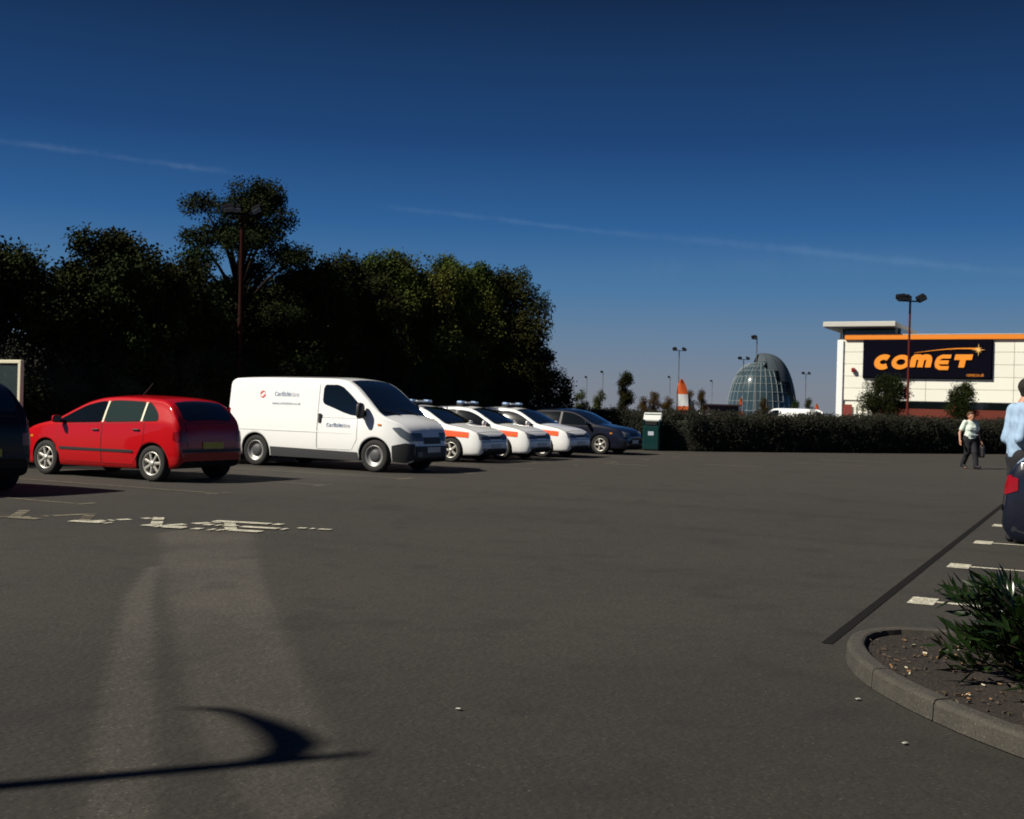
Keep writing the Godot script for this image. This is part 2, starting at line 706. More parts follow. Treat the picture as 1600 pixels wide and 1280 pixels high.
func add_mirror(root: Node3D, p: Vector3, size: Vector3, m: Material, sg: float) -> void:
	var st := tool()
	var P := []
	for i in 9:
		var ph := PI * i / 8
		var row := []
		for j in 17:
			var th := TAU * j / 16
			var q := Vector3(cos(ph), sin(ph) * cos(th), sin(ph) * sin(th))
			q = Vector3(signf(q.x) * pow(absf(q.x), 0.7), signf(q.y) * pow(absf(q.y), 0.6), signf(q.z) * pow(absf(q.z), 0.6))
			if q.x < -0.1:
				q.x = -0.1
			row.append(q * size * 0.5)
		P.append(row)
	gridmesh(st, P, Vector3.ZERO)
	var o := pst("wing_mirror", st, m, root)
	o.position = Vector3(p.x, p.y, p.z * sg)
	boxpart("mirror_glass", Vector3(-size.x * 0.06, 0, 0), Vector3(0.006, size.y * 0.75, size.z * 0.8), M.chrome, o)
	boxpart("mirror_arm", Vector3(0.0, -size.y * 0.25, -sg * (size.z * 0.5 + 0.02)), Vector3(size.x * 0.4, size.y * 0.25, 0.11), M.trim, o)

func add_door(s: Shell, root: Node3D, up: Array, lo: Array, m: Material, sg: float, handle: Vector2, hm: Material, hsize := Vector3(0.15, 0.028, 0.03)) -> void:
	var e := 0.007
	var up2 := []
	var lo2 := []
	for q in up:
		up2.append(V(q.x, q.y + e))
	for q in lo:
		lo2.append(V(q.x, q.y - e))
	for a in [up2, lo2]:
		a[0] = V(a[0].x - e, a[0].y)
		a[-1] = V(a[-1].x + e, a[-1].y)
	var d := part("door", side_patch(s, up, lo, 0.0045, sg, 16, 8), m, root)
	part("door_seal", side_patch(s, up2, lo2, 0.002, sg, 16, 8), M.trim, d)
	boxpart("handle", Vector3(handle.x, handle.y, (s.side(handle.x, handle.y) + 0.018) * sg), hsize, hm, d, 0.009)

func window_top(s: Shell, x: float) -> float:
	return s.top.at(x) - s.rc(x) * 0.92 - 0.008

func side_window(s: Shell, x0: float, x1: float, sill: Array, off: float, sg: float, lead := 0.0, trail := 0.0) -> ArrayMesh:
	# rounded quadrilateral: lead / trail slant the two ends
	var up := []
	var lo := []
	for i in 25:
		var x := lerpf(x0, x1, i / 24.0)
		var t := window_top(s, x)
		var b := lin(sill, x)
		if lead > 0 and x > x1 - lead:
			t = minf(t, lerpf(b + 0.03, t, clampf((x1 - x) / lead, 0, 1)))
		if trail > 0 and x < x0 + trail:
			t = minf(t, lerpf(b + 0.02, t, sqrt(clampf((x - x0) / trail, 0, 1))))
		var e := minf(x - x0, x1 - x)
		if e < 0.035:
			var c := 0.035 * (1.0 - sqrt(1.0 - pow(1.0 - e / 0.035, 2)))
			t -= c
			b += c
		up.append(V(x, maxf(t, b + 0.004)))
		lo.append(V(x, b))
	return side_patch(s, up, lo, off, sg, 28, 7)

const HATCH := {
	"top": [Vector2(-1.95, 0.50), Vector2(-1.945, 0.62), Vector2(-1.92, 0.82), Vector2(-1.86, 0.97), Vector2(-1.72, 1.09), Vector2(-1.45, 1.27), Vector2(-1.15, 1.385), Vector2(-0.7, 1.425), Vector2(-0.2, 1.43), Vector2(0.2, 1.395), Vector2(0.45, 1.325), Vector2(0.8, 1.15), Vector2(1.12, 0.985), Vector2(1.3, 0.945), Vector2(1.75, 0.86), Vector2(2.0, 0.76), Vector2(2.1, 0.68), Vector2(2.155, 0.58), Vector2(2.17, 0.46)],
	"belt": [Vector2(-1.95, 0.46), Vector2(-1.9, 0.76), Vector2(-1.8, 0.91), Vector2(-1.4, 0.94), Vector2(-0.6, 0.92), Vector2(0.6, 0.885), Vector2(1.1, 0.87), Vector2(1.6, 0.815), Vector2(2.0, 0.70), Vector2(2.1, 0.62), Vector2(2.17, 0.42)],
	"bot": [Vector2(-1.95, 0.36), Vector2(-1.85, 0.24), Vector2(-1.6, 0.2), Vector2(1.8, 0.19), Vector2(2.05, 0.2), Vector2(2.17, 0.32)],
	"wid": [Vector2(-1.95, 0.68), Vector2(-1.93, 0.745), Vector2(-1.85, 0.79), Vector2(-1.6, 0.822), Vector2(-0.9, 0.844), Vector2(0.0, 0.857), Vector2(0.8, 0.846), Vector2(1.5, 0.825), Vector2(1.85, 0.795), Vector2(2.04, 0.745), Vector2(2.13, 0.68), Vector2(2.17, 0.6)],
	"k": 0.42, "wheels": [-1.305, 1.305], "arch": 0.35, "axle": 0.3,
}
const COMPACT := {
	"top": [Vector2(-1.86, 0.50), Vector2(-1.855, 0.66), Vector2(-1.83, 0.88), Vector2(-1.78, 1.02), Vector2(-1.66, 1.2), Vector2(-1.5, 1.36), Vector2(-1.3, 1.425), Vector2(-0.9, 1.45), Vector2(-0.4, 1.46), Vector2(0.0, 1.44), Vector2(0.35, 1.37), Vector2(0.65, 1.245), Vector2(1.0, 1.075), Vector2(1.22, 0.985), Vector2(1.5, 0.93), Vector2(1.85, 0.82), Vector2(2.0, 0.71), Vector2(2.08, 0.58), Vector2(2.1, 0.46)],
	"belt": [Vector2(-1.86, 0.46), Vector2(-1.81, 0.80), Vector2(-1.7, 0.97), Vector2(-1.4, 1.0), Vector2(-0.6, 0.97), Vector2(0.6, 0.925), Vector2(1.2, 0.89), Vector2(1.6, 0.82), Vector2(1.9, 0.72), Vector2(2.02, 0.62), Vector2(2.1, 0.42)],
	"bot": [Vector2(-1.86, 0.36), Vector2(-1.76, 0.26), Vector2(-1.5, 0.21), Vector2(1.7, 0.19), Vector2(1.95, 0.2), Vector2(2.1, 0.32)],
	"wid": [Vector2(-1.86, 0.7), Vector2(-1.83, 0.765), Vector2(-1.74, 0.806), Vector2(-1.5, 0.83), Vector2(-0.9, 0.85), Vector2(0.0, 0.86), Vector2(0.8, 0.852), Vector2(1.45, 0.828), Vector2(1.8, 0.77), Vector2(2.0, 0.66), Vector2(2.07, 0.56), Vector2(2.1, 0.46)],
	"k": 0.40, "wheels": [-1.27, 1.27], "arch": 0.355, "axle": 0.3,
}
const VAN := {
	"top": [Vector2(-2.4, 0.6), Vector2(-2.397, 0.9), Vector2(-2.388, 1.4), Vector2(-2.372, 1.78), Vector2(-2.335, 1.895), Vector2(-2.2, 1.95), Vector2(-1.2, 1.97), Vector2(0.3, 1.965), Vector2(0.7, 1.93), Vector2(0.95, 1.82), Vector2(1.3, 1.55), Vector2(1.68, 1.235), Vector2(1.8, 1.17), Vector2(2.1, 1.04), Vector2(2.25, 0.93), Vector2(2.34, 0.78), Vector2(2.385, 0.6), Vector2(2.4, 0.46)],
	"belt": [Vector2(-2.4, 0.55), Vector2(-2.39, 0.95), Vector2(-2.33, 1.1), Vector2(-1.0, 1.12), Vector2(0.8, 1.1), Vector2(1.6, 1.05), Vector2(1.95, 0.99), Vector2(2.2, 0.86), Vector2(2.32, 0.7), Vector2(2.4, 0.42)],
	"bot": [Vector2(-2.4, 0.4), Vector2(-2.3, 0.3), Vector2(-2.0, 0.24), Vector2(1.9, 0.22), Vector2(2.2, 0.2), Vector2(2.4, 0.3)],
	"wid": [Vector2(-2.4, 0.84), Vector2(-2.385, 0.9), Vector2(-2.3, 0.94), Vector2(-1.8, 0.955), Vector2(1.2, 0.955), Vector2(1.7, 0.93), Vector2(2.0, 0.87), Vector2(2.2, 0.77), Vector2(2.33, 0.64), Vector2(2.4, 0.5)],
	"k": 0.1, "wheels": [-1.55, 1.55], "arch": 0.385, "axle": 0.335,
}

func taller(spec: Dictionary, f: float) -> Dictionary:
	var d := spec.duplicate(true)
	for key in ["top", "belt"]:
		for i in d[key].size():
			var q: Vector2 = d[key][i]
			if q.y > 0.5:
				d[key][i] = V(q.x, 0.5 + (q.y - 0.5) * f)
	return d

# style: police, red, dark, people_carrier
func make_car(called: String, label: String, category: String, at: Vector3, yaw: float, style: String) -> Node3D:
	var root := thing(called, label, category, at, yaw)
	var compact := style == "red"
	var spec: Dictionary = COMPACT if compact else HATCH
	if style == "people_carrier":
		spec = taller(COMPACT, 1.22)
	var s := shell(spec)
	var pm: Material = {"police": M.white, "red": M.red, "dark": M.navy, "people_carrier": M.black_paint}[style]
	shell_body(s, root, pm)
	var wz: float = 0.85 - 0.11
	for x in s.wheels:
		for sg in [1.0, -1.0]:
			add_wheel(root, x, wz, 0.305, "seven" if style == "red" else "five", sg)
	var xb := -0.12                     # door post
	var nose: float = s.xf
	var tail: float = s.xr
	# glass
	var a0 := 0.30
	var a1 := 1.16 if not compact else 1.2
	part("windscreen", top_patch(s, [V(a0 - 0.02, 0.56), V(a0 + 0.4, 0.66), V(a1 - 0.06, 0.72), V(a1, 0.70)], 0.004, 18, 14), M.glass, root)
	if compact or style == "people_carrier":
		part("rear_window", top_patch(s, [V(-1.765, 0.5), V(-1.72, 0.6), V(-1.48, 0.56)], 0.004, 14, 10), M.glass, root)
	else:
		part("rear_window", top_patch(s, [V(-1.74, 0.58), V(-1.6, 0.62), V(-1.22, 0.52)], 0.004, 14, 10), M.glass, root)
	for sg in [1.0, -1.0]:
		var yb0 := s.belt(0.0) + 0.015
		var sill := [V(-1.75, s.belt(-1.2) + 0.04), V(-0.6, s.belt(-0.6) + 0.02), V(1.15, s.belt(1.0) + 0.02)]
		# doors, then their glass on top
		var dfu := []
		var dfl := []
		for i in 9:
			var x := lerpf(xb + 0.006, 0.98, i / 8.0)
			dfu.append(V(x, s.belt(x) - 0.006))
			dfl.append(V(x, 0.275))
		dfl[-1] = V(0.98, 0.48)
		dfl[-2] = V(dfl[-2].x, 0.3)
		add_door(s, root, dfu, dfl, pm, sg, V(0.02, s.belt(0) - 0.11), M.trim if style == "red" else pm)
		if style != "red":
			var dru := []
			var drl := []
			for i in 9:
				var x := lerpf(-1.12, xb - 0.014, i / 8.0)
				dru.append(V(x, s.belt(x) - 0.006))
				drl.append(V(x, 0.275 if x > -0.9 else 0.275 + (-0.9 - x) * 1.6))
			add_door(s, root, dru, drl, pm, sg, V(-0.95, s.belt(-0.95) - 0.11), pm)
		else:
			var dru := []
			var drl := []
			for i in 9:
				var x := lerpf(-1.08, xb - 0.014, i / 8.0)
				dru.append(V(x, s.belt(x) - 0.006))
				drl.append(V(x, 0.275 if x > -0.86 else 0.275 + (-0.86 - x) * 1.8))
			add_door(s, root, dru, drl, pm, sg, V(-0.92, s.belt(-0.92) - 0.12), M.trim)
		part("front_window", side_window(s, xb + 0.03, 1.0, sill, 0.006, sg, 0.12), M.glass, root)
		if compact:
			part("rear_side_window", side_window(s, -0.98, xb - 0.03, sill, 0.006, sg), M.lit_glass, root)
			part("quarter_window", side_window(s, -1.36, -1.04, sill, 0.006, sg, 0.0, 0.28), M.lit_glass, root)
			for px in [xb, -1.01]:
				var pu := [V(px - 0.02, window_top(s, px) - 0.004), V(px + 0.02, window_top(s, px) - 0.004)]
				var pl := [V(px - 0.02, lin(sill, px)), V(px + 0.02, lin(sill, px))]
				part("window_pillar", side_patch(s, pu, pl, 0.008, sg, 3, 8), M.frame_cream if sg < 0 else M.trim, root)  # cream on one side: sun showing through, put into the pillar colour
		else:
			part("rear_side_window", side_window(s, -1.0, xb - 0.03, sill, 0.006, sg), M.glass, root)
			part("quarter_window", side_window(s, -1.42, -1.05, sill, 0.006, sg, 0.0, 0.34), M.glass, root)
			var pu := [V(xb - 0.034, window_top(s, xb) - 0.004), V(xb + 0.034, window_top(s, xb) - 0.004)]
			var pl := [V(xb - 0.034, lin(sill, xb)), V(xb + 0.034, lin(sill, xb))]
			part("window_pillar", side_patch(s, pu, pl, 0.009, sg, 3, 8), M.trim, root)
		# rubbing strip along the flank
		part("rubbing_strip", side_patch(s, [V(-0.86, 0.52), V(0.9, 0.52)], [V(-0.86, 0.475), V(0.9, 0.475)], 0.014, sg, 14, 2), M.trim, root)
		add_mirror(root, Vector3(0.86, s.belt(0.86) + 0.09, s.side(0.86, s.belt(0.86)) + 0.12), Vector3(0.11, 0.14, 0.2), pm if style != "police" else M.white, sg)
		if style == "police":
			part("side_stripe", side_patch(s, [V(-1.85, 0.83), V(-1.3, 0.84), V(0.9, 0.82), V(1.8, 0.76)], [V(-1.85, 0.67), V(-1.3, 0.685), V(0.9, 0.67), V(1.8, 0.625)], 0.0075, sg, 40, 4), M.stripe, root)
		# lamps
		var hx := 0.725 if not compact else 0.66
		if sg > 0:
			part("headlight", end_patch(s, [V(0.32, 0.565), V(hx, 0.585)], [V(0.32, 0.685), V(hx, 0.755)], 0.008, 1.0, 10, 5), M.lamp_glass, root)
			part("indicator", side_patch(s, [V(1.62, 0.70), V(1.7, 0.70)], [V(1.62, 0.66), V(1.7, 0.66)], 0.008, sg, 3, 2), M.amber, root)
			part("tail_light", end_patch(s, [V(0.6, 0.68), V(0.765, 0.68)], [V(0.6, 0.85), V(0.765, 0.87)], 0.008, -1.0, 8, 6), M.tail_red, root)
		else:
			part("headlight", end_patch(s, [V(-hx, 0.585), V(-0.32, 0.565)], [V(-hx, 0.755), V(-0.32, 0.685)], 0.008, 1.0, 10, 5), M.lamp_glass, root)
			part("indicator", side_patch(s, [V(1.62, 0.70), V(1.7, 0.70)], [V(1.62, 0.66), V(1.7, 0.66)], 0.008, sg, 3, 2), M.amber, root)
			part("tail_light", end_patch(s, [V(-0.765, 0.68), V(-0.6, 0.68)], [V(-0.765, 0.87), V(-0.6, 0.85)], 0.008, -1.0, 8, 6), M.tail_red, root)
		part("tail_light_wrap", side_patch(s, [V(tail + 0.05, 0.86), V(tail + 0.15, 0.84)], [V(tail + 0.05, 0.68), V(tail + 0.15, 0.72)], 0.008, sg, 4, 4), M.tail_red, root)
	var b0 := a1 + 0.03
	var b1 := nose - 0.2
	var seal := part("bonnet_seal", top_patch(s, [V(b0 - 0.008, 0.708), V(b1 * 0.6 + b0 * 0.4, 0.69), V(b1 + 0.008, 0.608)], 0.002, 14, 12), M.trim, root)
	part("bonnet", top_patch(s, [V(b0, 0.7), V(b1 * 0.6 + b0 * 0.4, 0.682), V(b1, 0.6)], 0.0045, 14, 12), pm, root)
	part("bumper_seam", end_patch(s, [V(-0.72, 0.525), V(0.72, 0.525)], [V(-0.72, 0.54), V(0.72, 0.54)], 0.004, 1.0, 18, 1), M.trim, root)
	part("tailgate_seal", end_patch(s, [V(-0.612, 0.572), V(0.612, 0.572)], [V(-0.612, s.belt(tail + 0.2) + 0.02), V(0.612, s.belt(tail + 0.2) + 0.02)], 0.002, -1.0, 12, 6), M.trim, root)
	part("tailgate", end_patch(s, [V(-0.6, 0.582), V(0.6, 0.582)], [V(-0.6, s.belt(tail + 0.2) + 0.01), V(0.6, s.belt(tail + 0.2) + 0.01)], 0.005, -1.0, 12, 6), pm, root)
	part("grille", end_patch(s, [V(-0.31, 0.595), V(0.31, 0.595)], [V(-0.31, 0.665), V(0.31, 0.665)], 0.007, 1.0, 10, 3), M.trim, root)
	part("air_intake", end_patch(s, [V(-0.5, 0.24), V(0.5, 0.24)], [V(-0.5, 0.36), V(0.5, 0.36)], 0.007, 1.0, 10, 3), M.trim, root)
	for z in [-0.6, 0.6]:
		part("fog_light", end_patch(s, [V(z - 0.06, 0.29), V(z + 0.06, 0.29)], [V(z - 0.06, 0.37), V(z + 0.06, 0.37)], 0.009, 1.0, 3, 3), M.lamp_glass, root)
	boxpart("number_plate", Vector3(nose + 0.012, 0.42, 0), Vector3(0.012, 0.11, 0.5), M.plate_white, root)
	boxpart("number_plate", Vector3(tail - 0.012, 0.62 if compact else 0.58, 0), Vector3(0.012, 0.11, 0.5), M.plate_yellow, root)
	part("rear_bumper_strip", end_patch(s, [V(-0.7, 0.5), V(0.7, 0.5)], [V(-0.7, 0.56), V(0.7, 0.56)], 0.012, -1.0, 16, 2), M.trim, root)
	for z in [-0.3, 0.3]:
		var st := tool()
		tube(st, [Vector3(a1 - 0.02, s.roof(a1 - 0.02, z) + 0.012, z), Vector3(a1 - 0.12, s.roof(a1 - 0.12, z + 0.25) + 0.014, z + 0.28), Vector3(a1 - 0.2, s.roof(a1 - 0.2, z + 0.5) + 0.012, minf(z + 0.5, 0.6))], [0.007, 0.006, 0.004], 5)
		pst("wiper", st, M.trim, root)
	if style == "police":
		var st := tool(false)
		box(st, Vector3.ZERO, Vector3(0.2, 0.05, 1.0), 0.018)
		var bar := pst("light_bar", st, M.trim, root)
		bar.position = Vector3(-0.15, 1.462, 0)
		for z in [-0.4, 0.4]:
			boxpart("beacon", Vector3(0, 0.058, z), Vector3(0.18, 0.075, 0.22), M.beacon, bar, 0.03)
		boxpart("beacon_centre", Vector3(0, 0.05, 0), Vector3(0.16, 0.05, 0.5), M.beacon_white, bar, 0.02)
	else:
		var st := tool()
		tube(st, [Vector3(-0.2, s.top.at(-0.2) - 0.02, 0.0), Vector3(-0.45, s.top.at(-0.2) + 0.22, 0.0)], [0.008, 0.004], 6)
		pst("aerial", st, M.trim, root)
	return root

func text_mesh(txt: String, size: float, bold: bool, depth := 0.004) -> TextMesh:
	var f := SystemFont.new()
	f.font_names = PackedStringArray(["Droid Sans"])
	f.font_weight = 700 if bold else 400
	var t := TextMesh.new()
	t.text = txt
	t.font = f
	t.font_size = 32
	t.pixel_size = size / 32.0
	t.depth = depth
	t.horizontal_alignment = HORIZONTAL_ALIGNMENT_LEFT
	t.curve_step = 1.0
	return t

func make_van(at: Vector3, yaw: float, label: String, lettering: bool) -> Node3D:
	var root := thing("panel_van", label, "van", at, yaw)
	var s := shell(VAN)
	shell_body(s, root, M.white)
	for x in s.wheels:
		for sg in [1.0, -1.0]:
			add_wheel(root, x, 0.83, 0.335, "van", sg)
	part("windscreen", top_patch(s, [V(0.78, 0.70), V(1.2, 0.76), V(1.66, 0.86), V(1.74, 0.84)], 0.005, 20, 14), M.glass, root)
	for sg in [1.0, -1.0]:
		var up := []
		var lo := []
		for i in 9:
			var x := lerpf(0.12, 1.12, i / 8.0)
			up.append(V(x, minf(1.09, s.belt(x) + 0.0)))
			lo.append(V(x, 0.44))
		lo[-1] = V(1.12, 0.66)
		add_door(s, root, up, lo, M.white, sg, V(0.17, 1.08), M.trim, Vector3(0.075, 0.2, 0.03))
		# cab door glass: sloping sill, slanted front edge
		var wu := [V(0.2, 1.70), V(0.215, 1.76), V(0.26, 1.79), V(0.56, 1.79), V(0.7, 1.745), V(0.9, 1.60), V(1.1, 1.43), V(1.32, 1.245), V(1.335, 1.22)]
		var wl := [V(0.2, 1.46), V(0.215, 1.41), V(0.26, 1.375), V(0.5, 1.30), V(0.75, 1.215), V(0.95, 1.165), V(1.2, 1.14), V(1.3, 1.14), V(1.335, 1.17)]
		part("cab_window", side_patch(s, wu, wl, 0.006, sg, 40, 8), M.glass, root)
		# body side joints
		for x in [0.1]:
			part("side_seam", side_patch(s, [V(x - 0.005, 1.8), V(x + 0.005, 1.8)], [V(x - 0.005, 0.46), V(x + 0.005, 0.46)], 0.0025, sg, 2, 12), M.grey_trim, root)
		part("side_crease", side_patch(s, [V(-2.2, 0.815), V(1.0, 0.80)], [V(-2.2, 0.79), V(1.0, 0.775)], 0.008, sg, 24, 2), M.white, root)
		part("sill_trim", side_patch(s, [V(-1.14, 0.44), V(1.14, 0.40)], [V(-1.14, 0.235), V(1.14, 0.225)], 0.012, sg, 24, 4), M.grey_trim, root)
		add_mirror(root, Vector3(1.26, 1.26, s.side(1.2, 1.2) + 0.15), Vector3(0.16, 0.34, 0.24), M.trim, sg)
		part("bumper_side", side_patch(s, [V(1.95, 0.56), V(2.2, 0.62), V(2.34, 0.6)], [V(1.95, 0.24), V(2.2, 0.21), V(2.34, 0.28)], 0.012, sg, 10, 5), M.trim, root)
		part("rear_bumper_side", side_patch(s, [V(-2.36, 0.5), V(-1.96, 0.5)], [V(-2.36, 0.36), V(-1.96, 0.27)], 0.012, sg, 6, 3), M.grey_trim, root)
		part("headlight_side", side_patch(s, [V(1.95, 0.93), V(2.1, 0.94), V(2.26, 0.82)], [V(1.95, 0.91), V(2.1, 0.76), V(2.26, 0.66)], 0.008, sg, 10, 4), M.lamp_glass, root)
		part("side_repeater", side_patch(s, [V(1.62, 1.0), V(1.7, 1.0)], [V(1.62, 0.96), V(1.7, 0.96)], 0.012, sg, 2, 2), M.amber, root)
		var z0 := 0.34 if sg > 0 else -0.74
		var z1 := 0.74 if sg > 0 else -0.34
		part("headlight", end_patch(s, [V(z0, 0.66), V(z1, 0.66)], [V(z0, 0.83), V(z1, 0.83)], 0.008, 1.0, 8, 5), M.lamp_glass, root)
		part("fog_light", end_patch(s, [V(0.5 * sg - 0.07, 0.34), V(0.5 * sg + 0.07, 0.34)], [V(0.5 * sg - 0.07, 0.44), V(0.5 * sg + 0.07, 0.44)], 0.03, 1.0, 3, 3), M.lamp_glass, root)
		part("tail_light", side_patch(s, [V(-2.37, 1.25), V(-2.3, 1.25)], [V(-2.37, 0.85), V(-2.3, 0.85)], 0.01, sg, 3, 6), M.tail_red, root)
		part("tail_light", end_patch(s, [V(0.86 * sg - 0.06, 0.85), V(0.86 * sg + 0.02, 0.85)], [V(0.86 * sg - 0.06, 1.25), V(0.86 * sg + 0.02, 1.25)], 0.01, -1.0, 3, 6), M.tail_red, root)
	part("front_bumper", end_patch(s, [V(-0.62, 0.21), V(0.62, 0.21)], [V(-0.62, 0.56), V(0.62, 0.56)], 0.02, 1.0, 18, 8), M.trim, root)
	part("grille", end_patch(s, [V(-0.33, 0.6), V(0.33, 0.6)], [V(-0.33, 0.74), V(0.33, 0.74)], 0.01, 1.0, 10, 4), M.trim, root)
	for z in [-0.45, 0.45]:
		part("rear_door_window", end_patch(s, [V(z - 0.32, 1.28), V(z + 0.32, 1.28)], [V(z - 0.3, 1.72), V(z + 0.3, 1.72)], 0.008, -1.0, 6, 6), M.glass, root)
	boxpart("rear_door_seam", Vector3(-2.402, 1.05, 0), Vector3(0.01, 1.2, 0.012), M.trim, root)
	boxpart("rear_bumper", Vector3(-2.41, 0.42, 0), Vector3(0.07, 0.2, 1.7), M.grey_trim, root, 0.03)
	boxpart("number_plate", Vector3(2.43, 0.48, 0), Vector3(0.012, 0.11, 0.5), M.plate_white, root)
	boxpart("number_plate", Vector3(-2.45, 0.5, 0), Vector3(0.012, 0.11, 0.5), M.plate_yellow, root)
	for z in [-0.42, 0.3]:
		var st := tool()
		tube(st, [Vector3(1.76, s.roof(1.76, z) + 0.02, z), Vector3(1.66, s.roof(1.66, z + 0.3) + 0.02, z + 0.3), Vector3(1.58, s.roof(1.58, 0.5) + 0.02, z + 0.55)], [0.012, 0.01, 0.006], 5)
		pst("wiper", st, M.trim, root)
	if lettering:
		var tilt := Basis(Vector3.RIGHT, -atan(0.13))
		var rows := [["Carlisle", 0.13, true, -1.1, 1.57, M.print_blue, 0.0], ["Hire", 0.13, false, -0.68, 1.56, M.print_pale, 0.0], ["www.carlislehire.co.uk", 0.075, false, -1.14, 1.37, M.print_pale, 0.0]]
		for r in rows:
			var t := part("lettering", text_mesh(r[0], r[1], r[2]), r[5], root)
			t.transform = Transform3D(tilt, Vector3(r[3], r[4], s.side(-0.5, r[4]) + 0.004))
			if r[0] == "Carlisle":
				t.scale = Vector3(0.92, 1, 1)
		var t2 := part("lettering", text_mesh("Carlisle", 0.115, true), M.print_blue, root)
		t2.position = Vector3(0.34, 0.94, s.side(0.5, 0.92) + 0.008)
		var t3 := part("lettering", text_mesh("Hire", 0.115, false), M.print_pale, root)
		t3.position = Vector3(0.74, 0.935, s.side(0.9, 0.92) + 0.01)
		# round swirl emblem: two hooked crescents
		for h in 2:
			var pts := PackedVector2Array()
			for i in 13:
				var ph := PI * (0.1 + 0.9 * i / 12.0) + PI * h
				pts.append(Vector2(cos(ph), sin(ph)) * 0.08)
			for i in 13:
				var ph := PI * (1.0 - 0.9 * i / 12.0) + PI * h
				pts.append(Vector2(cos(ph) * 0.05 + 0.022 * (1 - 2 * h), sin(ph) * 0.05))
			var st := tool(false)
			prism(st, pts, 0.003)
			var e := pst("emblem", st, M.print_red, root)
			e.transform = Transform3D(tilt, Vector3(-1.42, 1.56, s.side(-1.4, 1.56) + 0.003))
	return root

# ---------------------------------------------------------------- plants
func leaf_tris(st: SurfaceTool, c: Vector3, b: Basis, l: float, w: float, col: Color) -> void:
	# folded pointed leaf: four triangles
	st.set_color(col)
	var base := c
	var tip := c + b * Vector3(0, 0.0, l)
	var mid := c + b * Vector3(0, -w * 0.18, l * 0.5)
	var le := c + b * Vector3(-w * 0.5, 0.02 * l, l * 0.45)
	var ri := c + b * Vector3(w * 0.5, 0.02 * l, l * 0.45)
	tri(st, base, mid, ri)
	tri(st, mid, tip, ri)
	tri(st, base, le, mid)
	tri(st, mid, le, tip)

func rand_basis() -> Basis:
	return Basis(Vector3.UP, rng.randf() * TAU) * Basis(Vector3.RIGHT, rng.randf_range(-1.2, 1.2)) * Basis(Vector3.BACK, rng.randf_range(-0.9, 0.9))

func spray(seed_: int, n: int, r: float, l: float, w: float) -> ArrayMesh:
	rng.seed = seed_
	var st := tool(false)
	for i in n:
		var p := (Vector3(rng.randfn(), rng.randfn(), rng.randfn()) * 0.45).limit_length(0.85) * r
		var v := rng.randf_range(0.6, 1.0)
		leaf_tris(st, p, rand_basis(), l * rng.randf_range(0.7, 1.2), w * rng.randf_range(0.8, 1.2), Color(v, v, v))
	st.generate_normals()
	return st.commit()

var sprays := []

func crown_of(parent: Node3D, places: Array, m: Material, called := "crown") -> MultiMeshInstance3D:
	# places: [position, scale, colour]
	var mm := MultiMesh.new()
	mm.transform_format = MultiMesh.TRANSFORM_3D
	mm.use_colors = true
	mm.mesh = sprays[rng.randi() % sprays.size()]
	mm.instance_count = places.size()
	for i in places.size():
		var b := Basis(Vector3(rng.randfn(), rng.randfn(), rng.randfn()).normalized(), rng.randf() * TAU)
		mm.set_instance_transform(i, Transform3D(b.scaled(Vector3.ONE * float(places[i][1])), places[i][0]))
		mm.set_instance_color(i, places[i][2])
	var o := MultiMeshInstance3D.new()
	o.multimesh = mm
	o.material_override = m
	put(o, called, parent)
	stuff_of(o)
	return o

